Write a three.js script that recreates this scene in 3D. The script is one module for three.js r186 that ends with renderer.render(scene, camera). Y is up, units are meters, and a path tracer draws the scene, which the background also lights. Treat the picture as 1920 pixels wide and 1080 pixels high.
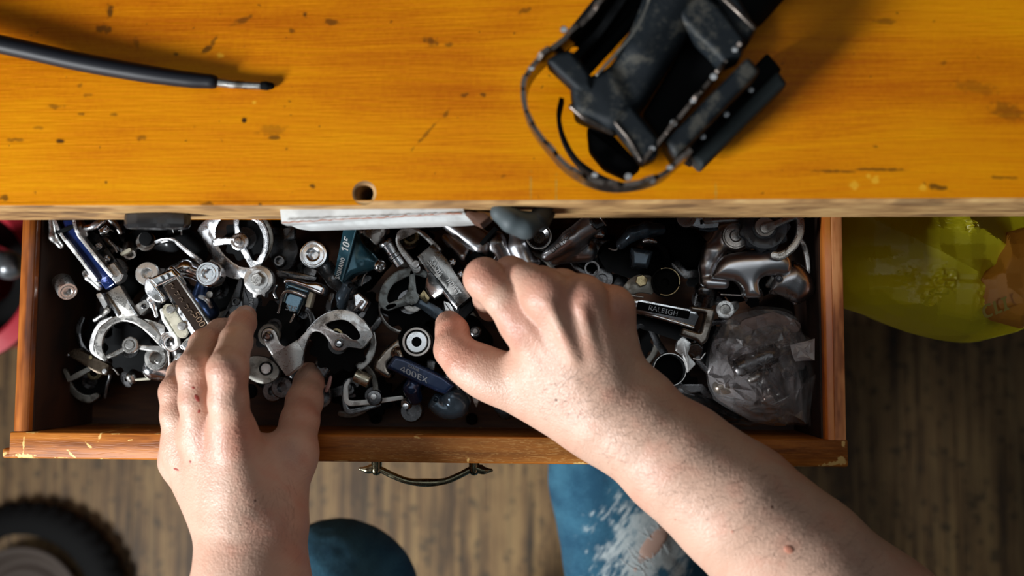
import * as THREE from 'three';
import { RoundedBoxGeometry } from 'three/addons/geometries/RoundedBoxGeometry.js';
import { mergeGeometries, toCreasedNormals } from 'three/addons/utils/BufferGeometryUtils.js';
import { TextGeometry } from 'three/addons/geometries/TextGeometry.js';
import { FontLoader } from 'three/addons/loaders/FontLoader.js';
import { RectAreaLightUniformsLib } from 'three/addons/lights/RectAreaLightUniformsLib.js';

// ---------------------------------------------------------------- camera, sky, light, exposure
const scene = new THREE.Scene();
const W = 1920, H = 1080, FOCAL = 1867;               // focal length in pixels of the 1920 x 1080 frame
const EYE = new THREE.Vector3(0, 1.38, 0);            // the camera looks almost straight down from here
const V = (x, y, z) => new THREE.Vector3(x, y, z);
const AX = V(28406, 28, -1867).normalize();           // world x, straight down and world z as the camera sees them
const DN = V(122, 140, FOCAL); DN.addScaledVector(AX, -DN.dot(AX)).normalize();
const AZ = V(0, 0, 0).crossVectors(DN, AX);
if (AZ.y < 0) AZ.negate();
const toWorld = (v) => V(v.dot(AX), -v.dot(DN), v.dot(AZ));
const camera = new THREE.PerspectiveCamera(2 * Math.atan(H / 2 / FOCAL) * 180 / Math.PI, W / H, 0.02, 30);
camera.position.copy(EYE);
camera.up.copy(toWorld(V(0, -1, 0)));
camera.lookAt(EYE.clone().add(toWorld(V(0, 0, 1))));
camera.setFocalLength && (camera.filmGauge = 36);
camera.focus = 0.635; camera.userData.fStop = 3.9;
scene.add(camera);

const renderer = new THREE.WebGLRenderer({ antialias: true });
renderer.toneMapping = THREE.LinearToneMapping;
renderer.toneMappingExposure = 1.0;
renderer.shadowMap.enabled = true;
renderer.shadowMap.type = THREE.PCFSoftShadowMap;
scene.background = new THREE.Color(0.75, 0.85, 1.0);  // overcast sky outside the window
RectAreaLightUniformsLib.init();

const WIN = { x: -1.12, y0: 1.16, y1: 1.68, z0: 0.4, z1: 0.96 };     // the window in the left wall
const day = new THREE.RectAreaLight(new THREE.Color(0.95, 0.98, 1.0), 86, WIN.z1 - WIN.z0 - 0.1, WIN.y1 - WIN.y0 - 0.1);
day.name = 'window_daylight';
day.position.set(WIN.x + 0.03, (WIN.y0 + WIN.y1) / 2, (WIN.z0 + WIN.z1) / 2);
day.lookAt(WIN.x + 1, (WIN.y0 + WIN.y1) / 2, (WIN.z0 + WIN.z1) / 2);
scene.add(day);
const PANEL = { x: 0.0, y: 2.7, z: -0.45, w: 2.3, d: 0.8 };         // unseen wide ceiling panel, added for metal reflections and fill
const panelLight = new THREE.RectAreaLight(new THREE.Color(0.84, 0.94, 1.0), 0.34, PANEL.w, PANEL.d);
panelLight.name = 'added_panel_light';
panelLight.position.set(PANEL.x, PANEL.y - 0.045, PANEL.z);
panelLight.lookAt(PANEL.x, 0, PANEL.z);
scene.add(panelLight);

// ---------------------------------------------------------------- helpers
const RNG = (s) => () => { s = (s + 0x6d2b79f5) | 0; let t = Math.imul(s ^ (s >>> 15), 1 | s); t = (t + Math.imul(t ^ (t >>> 7), 61 | t)) ^ t; return ((t ^ (t >>> 14)) >>> 0) / 4294967296; };
const hash = (x, y) => { let h = Math.imul(x, 374761393) ^ Math.imul(y, 668265263); h = Math.imul(h ^ (h >>> 13), 1274126177); return ((h ^ (h >>> 16)) >>> 0) / 4294967296; };
function vnoise(x, y, px = 0, py = 0) {               // value noise, tileable when px / py are given
  const i = Math.floor(x), j = Math.floor(y), f = x - i, g = y - j, m = (a, p) => p ? ((a % p) + p) % p : a;
  const u = f * f * (3 - 2 * f), v = g * g * (3 - 2 * g), h = (a, b) => hash(m(a, px), m(b, py));
  return (h(i, j) * (1 - u) + h(i + 1, j) * u) * (1 - v) + (h(i, j + 1) * (1 - u) + h(i + 1, j + 1) * u) * v;
}
const lerp = (a, b, t) => a + (b - a) * t, clamp = (x, a = 0, b = 1) => Math.min(b, Math.max(a, x));
const smooth = (a, b, x) => { const t = clamp((x - a) / (b - a)); return t * t * (3 - 2 * t); };

// the point at height h that the camera sees at pixel (px, py) of the 1920 x 1080 frame
function P(px, py, h) {
  const d = toWorld(V((px - W / 2) / FOCAL, (py - H / 2) / FOCAL, 1));
  return EYE.clone().addScaledVector(d, (EYE.y - h) / -d.y);
}
const S = (h) => (EYE.y - h) / FOCAL;                 // metres per pixel at height h

const used = {};
function numbered(name) { used[name] = (used[name] ?? -1) + 1; return used[name] ? `${name}_${String(used[name]).padStart(3, '0')}` : name; }
function thing(name, label, category, pos, group) {
  const g = new THREE.Group(); g.name = numbered(name); g.position.copy(pos); scene.add(g);
  g.userData = { label, category }; if (group) g.userData.group = group;
  g.origin = pos.clone(); return g;
}
// geometry is written in world space; put() moves it into its thing's own space
function put(parent, name, geo, mat, label) {
  const o = parent.origin || V(0, 0, 0);
  geo.translate(-o.x, -o.y, -o.z);
  const m = new THREE.Mesh(geo, mat); m.name = name; m.castShadow = m.receiveShadow = true;
  m.origin = o; if (label) m.userData.label = label;
  parent.add(m); return m;
}
function single(name, label, category, geo, mat, pos, group) {      // a thing that is one mesh
  geo.translate(-pos.x, -pos.y, -pos.z);
  const m = new THREE.Mesh(geo, mat); m.name = numbered(name); m.position.copy(pos); m.castShadow = m.receiveShadow = true;
  m.userData = { label, category }; if (group) m.userData.group = group; m.origin = pos.clone();
  scene.add(m); return m;
}
function struct(name, geo, mat) { const m = new THREE.Mesh(geo, mat); m.name = name; m.castShadow = m.receiveShadow = true; m.userData.kind = 'structure'; m.origin = V(0, 0, 0); scene.add(m); return m; }
function uvXZ(geo) {                                   // planar uv in metres, looked at from above
  const p = geo.attributes.position, uv = new Float32Array(p.count * 2);
  for (let i = 0; i < p.count; i++) { uv[2 * i] = p.getX(i) + p.getY(i) * 0.31; uv[2 * i + 1] = -p.getZ(i) + p.getY(i) * 0.47; }
  geo.setAttribute('uv', new THREE.BufferAttribute(uv, 2)); return geo;
}
function box(x0, x1, y0, y1, z0, z1, r = 0) {
  const g = r ? new RoundedBoxGeometry(x1 - x0, y1 - y0, z1 - z0, 3, r) : new THREE.BoxGeometry(x1 - x0, y1 - y0, z1 - z0);
  g.translate((x0 + x1) / 2, (y0 + y1) / 2, (z0 + z1) / 2); return g;
}
function clean(g) { const q = g.index ? g.toNonIndexed() : g; for (const k of Object.keys(q.attributes)) if (!['position', 'normal', 'uv'].includes(k)) q.deleteAttribute(k); return q; }
const merge = (list) => mergeGeometries(list.map(clean));

// ---- 2D outlines in pixels
const circ = (cx, cy, r, n = 40, ry = r) => Array.from({ length: n }, (_, i) => [cx + r * Math.cos(i / n * 2 * Math.PI), cy + ry * Math.sin(i / n * 2 * Math.PI)]);
const arc = (cx, cy, r, a0, a1, n = 20) => Array.from({ length: n + 1 }, (_, i) => { const a = (a0 + (a1 - a0) * i / n) * Math.PI / 180; return [cx + r * Math.cos(a), cy + r * Math.sin(a)]; });
function spline(pts, closed = true, n = 8) {           // smooth curve through points
  const c = new THREE.CatmullRomCurve3(pts.map((p) => V(p[0], p[1], 0)), closed, 'centripetal');
  const q = c.getPoints(pts.length * n); if (closed) q.pop();
  return q.map((p) => [p.x, p.y]);
}
function roundC(pts, r = 6, n = 5) {                   // polygon with rounded corners
  const out = [];
  pts.forEach((p, i) => {
    const a = pts[(i + pts.length - 1) % pts.length], b = pts[(i + 1) % pts.length];
    const la = Math.hypot(a[0] - p[0], a[1] - p[1]), lb = Math.hypot(b[0] - p[0], b[1] - p[1]), k = Math.min(r, la * 0.45, lb * 0.45);
    const A = [p[0] + (a[0] - p[0]) * k / la, p[1] + (a[1] - p[1]) * k / la], B = [p[0] + (b[0] - p[0]) * k / lb, p[1] + (b[1] - p[1]) * k / lb];
    for (let j = 0; j <= n; j++) { const t = j / n; out.push([(1 - t) ** 2 * A[0] + 2 * t * (1 - t) * p[0] + t * t * B[0], (1 - t) ** 2 * A[1] + 2 * t * (1 - t) * p[1] + t * t * B[1]]); }
  });
  return out;
}
function stroke(path, w, cap = true) {                 // the outline of a band along an open path; w is one width or one per point
  const n = path.length, L = [], R = [], wd = (i) => (Array.isArray(w) ? lerp(w[Math.floor(i / (n - 1) * (w.length - 1))], w[Math.min(w.length - 1, Math.floor(i / (n - 1) * (w.length - 1)) + 1)], (i / (n - 1) * (w.length - 1)) % 1) : w) / 2;
  for (let i = 0; i < n; i++) {
    const a = path[Math.max(0, i - 1)], b = path[Math.min(n - 1, i + 1)], l = Math.hypot(b[0] - a[0], b[1] - a[1]) || 1, nx = -(b[1] - a[1]) / l, ny = (b[0] - a[0]) / l, k = wd(i);
    L.push([path[i][0] + nx * k, path[i][1] + ny * k]); R.unshift([path[i][0] - nx * k, path[i][1] - ny * k]);
  }
  const capOf = (c, from, k) => { const a0 = Math.atan2(from[1] - c[1], from[0] - c[0]); return [1, 2, 3, 4].map((j) => [c[0] + k * Math.cos(a0 - j * Math.PI / 5), c[1] + k * Math.sin(a0 - j * Math.PI / 5)]); };
  return cap ? [...L, ...capOf(path[n - 1], L[n - 1], wd(n - 1)), ...R, ...capOf(path[0], R[n - 1], wd(0))] : [...L, ...R];
}
const bar2 = (a, b, w) => { const l = Math.hypot(b[0] - a[0], b[1] - a[1]), nx = -(b[1] - a[1]) / l * w / 2, ny = (b[0] - a[0]) / l * w / 2; return [[a[0] + nx, a[1] + ny], [b[0] + nx, b[1] + ny], [b[0] - nx, b[1] - ny], [a[0] - nx, a[1] - ny]]; };

// ---- solids placed by pixel outline, own height and thickness
function plate(pts, h, th, { holes = [], bevel = 0.0006, slope = [0, 0], crease = 0.7, seg = 2 } = {}) {
  const q = (list) => list.map(([x, y]) => { const p = P(x, y, h); return new THREE.Vector2(p.x, -p.z); });
  const shape = new THREE.Shape(q(pts)); for (const k of holes) shape.holes.push(new THREE.Path(q(k)));
  const b = Math.min(bevel, th * 0.45);
  let g = new THREE.ExtrudeGeometry(shape, { depth: th - 2 * b, bevelEnabled: b > 0, bevelThickness: b, bevelSize: b, bevelOffset: -b, bevelSegments: seg, curveSegments: 6 });
  g.rotateX(-Math.PI / 2); g.translate(0, h - th + b, 0);
  if (slope[0] || slope[1]) {
    g.computeBoundingBox(); const c = g.boundingBox.getCenter(V(0, 0, 0)), p = g.attributes.position;
    for (let i = 0; i < p.count; i++) p.setY(i, p.getY(i) + slope[0] * (p.getX(i) - c.x) + slope[1] * (p.getZ(i) - c.z));
  }
  g = toCreasedNormals(g, crease); return uvXZ(g);
}
function aim(geo, dir) { return geo.applyQuaternion(new THREE.Quaternion().setFromUnitVectors(V(0, 1, 0), dir.clone().normalize())); }
// turned part: profile in pixels [radius, height above the anchor], axis up unless dir is given
function turned(px, py, h, prof, dir, seg = 36) {
  const s = S(h);
  let g = new THREE.LatheGeometry(prof.map(([r, y]) => new THREE.Vector2(Math.max(r, 0.0001) * s, y * s)), seg);
  g = toCreasedNormals(g, 0.55); if (dir) aim(g, dir);
  const p = P(px, py, h); g.translate(p.x, p.y, p.z); return uvXZ(g);
}
function hexHead(px, py, h, r, ht, dir) {              // hexagon bolt head, chamfered, top at h
  const s = S(h), sh = new THREE.Shape(Array.from({ length: 6 }, (_, i) => new THREE.Vector2(r * s * Math.cos(i * Math.PI / 3 + 0.3), r * s * Math.sin(i * Math.PI / 3 + 0.3))));
  let g = new THREE.ExtrudeGeometry(sh, { depth: ht * s * 0.8, bevelEnabled: true, bevelThickness: ht * s * 0.2, bevelSize: r * s * 0.12, bevelOffset: -r * s * 0.12, bevelSegments: 2 });
  g.rotateX(-Math.PI / 2); g.translate(0, -ht * s, 0); g = toCreasedNormals(g, 0.4); if (dir) aim(g, dir);
  const p = P(px, py, h); g.translate(p.x, p.y, p.z); return uvXZ(g);
}
const socketProf = (r, ht) => [[r * 0.94, -ht], [r, -ht], [r, -ht * 0.3], [r * 0.93, -ht * 0.16], [r * 0.7, 0], [r * 0.52, -ht * 0.06], [r * 0.46, -ht * 0.2], [r * 0.44, -ht * 0.75], [0, -ht * 0.75]];
const domeProf = (r, ht) => [[r, -ht], [r, -ht * 0.5], [r * 0.9, -ht * 0.25], [r * 0.6, -ht * 0.05], [0, 0]];
// swept tube with its own radius at every point [px, py, h, radius in px]; ends rounded
function sweep(pts, { seg = 10, n = 6, flat = 1, world = false } = {}) {
  const q = pts.map((p) => world ? V(p[0], p[1], p[2]) : P(p[0], p[1], p[2])), rr = pts.map((p) => world ? p[3] : p[3] * S(p[2]));
  const c = new THREE.CatmullRomCurve3(q, false, 'centripetal'), m = (pts.length - 1) * n, pos = [], idx = [];
  const ring = [];
  for (let k = 0; k < 3; k++) ring.push([0, -Math.cos(k * Math.PI / 6), Math.sin(k * Math.PI / 6)]);
  for (let i = 0; i <= m; i++) ring.push([i / m, 0, 1]);
  for (let k = 2; k >= 0; k--) ring.push([1, Math.cos(k * Math.PI / 6), Math.sin(k * Math.PI / 6)]);
  let up = V(0, 1, 0);
  ring.forEach(([t, off, sc]) => {
    const at = t * (pts.length - 1), i = Math.min(pts.length - 2, Math.floor(at)), r = lerp(rr[i], rr[i + 1], smooth(0, 1, at - i));
    const p = c.getPoint(t), T = c.getTangent(t), B = V(0, 0, 0).crossVectors(T, up); if (B.lengthSq() < 0.01) B.crossVectors(T, V(1, 0, 0)); B.normalize();
    const N = V(0, 0, 0).crossVectors(B, T).normalize();
    for (let k = 0; k < seg; k++) { const a = k / seg * 2 * Math.PI; const v = p.clone().addScaledVector(T, off * r).addScaledVector(B, Math.cos(a) * r * sc).addScaledVector(N, Math.sin(a) * r * sc * flat); pos.push(v.x, v.y, v.z); }
  });
  for (let i = 0; i < ring.length - 1; i++) for (let k = 0; k < seg; k++) { const a = i * seg + k, b = i * seg + (k + 1) % seg, d = a + seg, e = b + seg; idx.push(a, b, d, b, e, d); }
  const g = new THREE.BufferGeometry(); g.setAttribute('position', new THREE.Float32BufferAttribute(pos, 3)); g.setIndex(idx); g.computeVertexNormals(); return uvXZ(g);
}

// ---- smooth solids: a distance field meshed by surface nets. Primitives {f(x, y, z) -> distance, lo, hi, k, cut}
const capsule = (a, b, ra, rb = ra, k = 0.004, cut = false) => {
  const ba = V(0, 0, 0).subVectors(b, a), l2 = Math.max(ba.lengthSq(), 1e-12), R = Math.max(ra, rb);
  return { k, cut, lo: V(Math.min(a.x, b.x) - R, Math.min(a.y, b.y) - R, Math.min(a.z, b.z) - R), hi: V(Math.max(a.x, b.x) + R, Math.max(a.y, b.y) + R, Math.max(a.z, b.z) + R),
    f: (x, y, z) => { const px = x - a.x, py = y - a.y, pz = z - a.z, t = clamp((px * ba.x + py * ba.y + pz * ba.z) / l2); const dx = px - ba.x * t, dy = py - ba.y * t, dz = pz - ba.z * t; return Math.sqrt(dx * dx + dy * dy + dz * dz) - lerp(ra, rb, t); } };
};
// capsule flattened along one direction: n unit vector, q < 1 squashes
const flatCapsule = (a, b, ra, rb, n, q, k = 0.004, cut = false) => {
  const c = capsule(a, b, ra, rb, k, cut), ba = V(0, 0, 0).subVectors(b, a), l2 = Math.max(ba.lengthSq(), 1e-12);
  c.f = (x, y, z) => { const px = x - a.x, py = y - a.y, pz = z - a.z, t = clamp((px * ba.x + py * ba.y + pz * ba.z) / l2); let dx = px - ba.x * t, dy = py - ba.y * t, dz = pz - ba.z * t; const s = (dx * n.x + dy * n.y + dz * n.z) * (1 / q - 1); dx += s * n.x; dy += s * n.y; dz += s * n.z; return (Math.sqrt(dx * dx + dy * dy + dz * dz) - lerp(ra, rb, t)) * (0.5 + 0.5 * q); };
  return c;
};
const ball = (a, r, k = 0.004, cut = false) => capsule(a, a, r, r, k, cut);
// a pixel polygon as a solid with rounded edges, top at h
const slabF = (pts, h, th, r = 0.002, k = 0.003, cut = false) => {
  const q = pts.map(([x, y]) => { const p = P(x, y, h); return [p.x, p.z]; }), n = q.length, xs = q.map((p) => p[0]), zs = q.map((p) => p[1]);
  return { k, cut, lo: V(Math.min(...xs), h - th, Math.min(...zs)), hi: V(Math.max(...xs), h, Math.max(...zs)),
    f: (x, y, z) => {
      let d = 1e9, s = 1;
      for (let i = 0, j = n - 1; i < n; j = i++) {
        const ex = q[j][0] - q[i][0], ez = q[j][1] - q[i][1], wx = x - q[i][0], wz = z - q[i][1], t = clamp((wx * ex + wz * ez) / (ex * ex + ez * ez)), bx = wx - ex * t, bz = wz - ez * t;
        d = Math.min(d, bx * bx + bz * bz);
        const c1 = z >= q[i][1], c2 = z < q[j][1], c3 = ex * wz > ez * wx; if ((c1 && c2 && c3) || (!c1 && !c2 && !c3)) s = -s;
      }
      const a = s * Math.sqrt(d) + r, b = Math.abs(y - (h - th / 2)) - th / 2 + r;
      return Math.min(Math.max(a, b), 0) + Math.hypot(Math.max(a, 0), Math.max(b, 0)) - r;
    } };
};
function field(prims) {
  return (x, y, z) => {
    let d = 1;
    for (const p of prims) {
      const m = p.k * 2.5 + 0.004;
      if (!p.cut) { if (d < 1 && (x < p.lo.x - m || x > p.hi.x + m || y < p.lo.y - m || y > p.hi.y + m || z < p.lo.z - m || z > p.hi.z + m)) { continue; } const e = p.f(x, y, z), h = Math.max(p.k - Math.abs(d - e), 0) / p.k; d = Math.min(d, e) - h * h * p.k / 4; }
      else { const e = -p.f(x, y, z), h = Math.max(p.k - Math.abs(d - e), 0) / p.k; d = Math.max(d, e) + h * h * p.k / 4; }
    }
    return d;
  };
}
function netMesh(f, lo, hi, cell) {
  const nx = Math.ceil((hi.x - lo.x) / cell) + 2, ny = Math.ceil((hi.y - lo.y) / cell) + 2, nz = Math.ceil((hi.z - lo.z) / cell) + 2, sx = 1, sy = nx, sz = nx * ny;
  const val = new Float32Array(nx * ny * nz);
  for (let k = 0; k < nz; k++) for (let j = 0; j < ny; j++) for (let i = 0; i < nx; i++) val[i + j * sy + k * sz] = f(lo.x + i * cell, lo.y + j * cell, lo.z + k * cell);
  const at = new Int32Array(nx * ny * nz).fill(-1), pos = [], idx = [];
  for (let k = 0; k < nz - 1; k++) for (let j = 0; j < ny - 1; j++) for (let i = 0; i < nx - 1; i++) {
    const o = i + j * sy + k * sz; let mask = 0;
    for (let c = 0; c < 8; c++) if (val[o + (c & 1) + (c >> 1 & 1) * sy + (c >> 2) * sz] < 0) mask |= 1 << c;
    if (mask === 0 || mask === 255) continue;
    let x = 0, y = 0, z = 0, n = 0;
    for (let c = 0; c < 8; c++) for (const bit of [1, 2, 4]) {
      if (c & bit) continue; const e = c | bit; if (((mask >> c) & 1) === ((mask >> e) & 1)) continue;
      const a = val[o + (c & 1) + (c >> 1 & 1) * sy + (c >> 2) * sz], b = val[o + (e & 1) + (e >> 1 & 1) * sy + (e >> 2) * sz], t = a / (a - b);
      x += (c & 1) + (bit === 1 ? t : 0); y += (c >> 1 & 1) + (bit === 2 ? t : 0); z += (c >> 2) + (bit === 4 ? t : 0); n++;
    }
    at[o] = pos.length / 3; pos.push(lo.x + (i + x / n) * cell, lo.y + (j + y / n) * cell, lo.z + (k + z / n) * cell);
  }
  const quad = (a, b, c, d, flip) => { if (a < 0 || b < 0 || c < 0 || d < 0) return; if (flip) idx.push(a, c, b, a, d, c); else idx.push(a, b, c, a, c, d); };
  for (let k = 1; k < nz - 1; k++) for (let j = 1; j < ny - 1; j++) for (let i = 1; i < nx - 1; i++) {
    const o = i + j * sy + k * sz, s = val[o] < 0;
    if (s !== val[o + sx] < 0) quad(at[o - sy - sz], at[o - sz], at[o], at[o - sy], !s);
    if (s !== val[o + sy] < 0) quad(at[o - sx - sz], at[o - sx], at[o], at[o - sz], !s);
    if (s !== val[o + sz] < 0) quad(at[o - sx - sy], at[o - sy], at[o], at[o - sx], !s);
  }
  const nor = new Float32Array(pos.length), e = cell * 0.4;
  for (let i = 0; i < pos.length; i += 3) {
    let x = pos[i], y = pos[i + 1], z = pos[i + 2], gx, gy, gz, l;
    for (let it = 0; it < 2; it++) {
      const d = f(x, y, z); gx = f(x + e, y, z) - f(x - e, y, z); gy = f(x, y + e, z) - f(x, y - e, z); gz = f(x, y, z + e) - f(x, y, z - e); l = Math.hypot(gx, gy, gz) || 1;
      if (it === 0) { const st = clamp(d, -cell * 0.5, cell * 0.5); x -= gx / l * st; y -= gy / l * st; z -= gz / l * st; }
    }
    pos[i] = x; pos[i + 1] = y; pos[i + 2] = z; nor[i] = gx / l; nor[i + 1] = gy / l; nor[i + 2] = gz / l;
  }
  const g = new THREE.BufferGeometry(); g.setAttribute('position', new THREE.Float32BufferAttribute(pos, 3)); g.setAttribute('normal', new THREE.BufferAttribute(nor, 3)); g.setIndex(idx);
  return uvXZ(g);
}
function blob(prims, cell = 0.0008) {
  const lo = V(1e9, 1e9, 1e9), hi = V(-1e9, -1e9, -1e9);
  for (const p of prims) if (!p.cut) { lo.min(p.lo); hi.max(p.hi); }
  const m = cell * 3 + 0.001; lo.addScalar(-m); hi.addScalar(m);
  return netMesh(field(prims), lo, hi, cell);
}

// ---------------------------------------------------------------- textures and materials
function tex(w, h, fn, { srgb = true, rx = 1, ry = rx } = {}) {
  const d = new Uint8Array(w * h * 4);
  for (let j = 0; j < h; j++) for (let i = 0; i < w; i++) { const c = fn(i / w, j / h, i, j), o = (j * w + i) * 4; d[o] = clamp(c[0], 0, 255); d[o + 1] = clamp(c[1], 0, 255); d[o + 2] = clamp(c[2], 0, 255); d[o + 3] = 255; }
  const t = new THREE.DataTexture(d, w, h); t.magFilter = THREE.LinearFilter; t.minFilter = THREE.LinearMipmapLinearFilter; t.generateMipmaps = true; t.wrapS = t.wrapT = THREE.RepeatWrapping; if (srgb) t.colorSpace = THREE.SRGBColorSpace; t.repeat.set(rx, ry); t.needsUpdate = true; return t;
}
const mix3 = (a, b, t) => [lerp(a[0], b[0], t), lerp(a[1], b[1], t), lerp(a[2], b[2], t)];
const fbm = (x, y, p, q, n = 4) => { let s = 0, a = 0.5, m = 1; for (let i = 0; i < n; i++) { s += a * vnoise(x * m, y * m, p * m, q * m); a *= 0.5; m *= 2; } return s / (1 - 0.5 ** n); };
// metal grime and fine scratches, repeating every 4 cm
const wearRough = tex(512, 512, (u, v) => {
  const n = fbm(u * 7, v * 7, 7, 7, 5), f = vnoise(u * 110, v * 110, 110, 110), s = vnoise(u * 14 + v * 150, v * 150 - u * 9, 0, 0);
  const r = 0.4 + 0.5 * smooth(0.5, 0.78, n) + 0.2 * (f - 0.5) + 0.12 * (s - 0.5); return [255, 255 * clamp(r), 255];
}, { srgb: false, rx: 25 });
const wearColor = tex(512, 512, (u, v) => {
  const n = fbm(u * 6 + 3, v * 6, 6, 6, 5), f = vnoise(u * 128, v * 128, 128, 128), g = smooth(0.57, 0.8, n * 0.85 + f * 0.2);
  return mix3([255, 255, 255], [112, 106, 98], g * 0.6);
}, { rx: 25 });
const mk = (r, g, b, rough, metal, extra = {}) => new THREE.MeshPhysicalMaterial({ color: new THREE.Color().setRGB(r, g, b), roughness: rough, metalness: metal, ...extra });
const worn = { roughnessMap: wearRough, map: wearColor };
const softRough = tex(256, 256, (u, v) => { const r = 0.8 + 0.35 * (fbm(u * 9, v * 9, 9, 9, 4) - 0.5); return [255, 255 * clamp(r), 255]; }, { srgb: false, rx: 18 });
const M = {
  cast: mk(0.8, 0.82, 0.86, 0.4, 1, { roughnessMap: softRough }), castDark: mk(0.5, 0.5, 0.52, 0.36, 1, { roughnessMap: softRough }),
  chrome: mk(0.86, 0.88, 0.9, 0.38, 1, worn), alu: mk(0.72, 0.72, 0.71, 0.85, 1, worn), bright: mk(0.9, 0.92, 0.95, 0.7, 1, worn), polished: mk(0.8, 0.82, 0.85, 0.42, 1, worn),
  steel: mk(0.42, 0.41, 0.39, 0.85, 1, worn), dark: mk(0.16, 0.16, 0.165, 0.6, 1, worn), grimy: mk(0.3, 0.29, 0.26, 0.95, 0.9, worn), brass: mk(0.34, 0.27, 0.15, 0.6, 1, worn),
  black: mk(0.005, 0.0055, 0.006, 0.8, 0, { specularIntensity: 0.15 }), rubber: mk(0.008, 0.008, 0.008, 0.9, 0, { specularIntensity: 0.15 }), charcoal: mk(0.032, 0.034, 0.037, 0.6, 0.2, worn), grey: mk(0.17, 0.18, 0.19, 0.6, 0.6, worn),
  navy: mk(0.012, 0.03, 0.14, 0.35, 0.55, { roughnessMap: wearRough, clearcoat: 0.5, clearcoatRoughness: 0.2 }), teal: mk(0.03, 0.11, 0.155, 0.45, 0.5, { roughnessMap: wearRough, clearcoat: 0.4, clearcoatRoughness: 0.25 }),
  midnight: mk(0.01, 0.028, 0.085, 0.35, 0.4, { roughnessMap: wearRough, clearcoat: 0.5, clearcoatRoughness: 0.25 }), slate: mk(0.075, 0.105, 0.135, 0.5, 0.5, { roughnessMap: wearRough }), cream: mk(0.6, 0.57, 0.45, 0.55, 0.2, worn),
  white: mk(0.86, 0.88, 0.86, 0.5, 0.1, worn), printW: mk(0.75, 0.78, 0.78, 0.5, 0), printK: mk(0.02, 0.02, 0.02, 0.5, 0), printGrey: mk(0.4, 0.42, 0.44, 0.5, 0.3), pinkish: mk(0.55, 0.33, 0.3, 0.5, 0.6),
};
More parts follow.
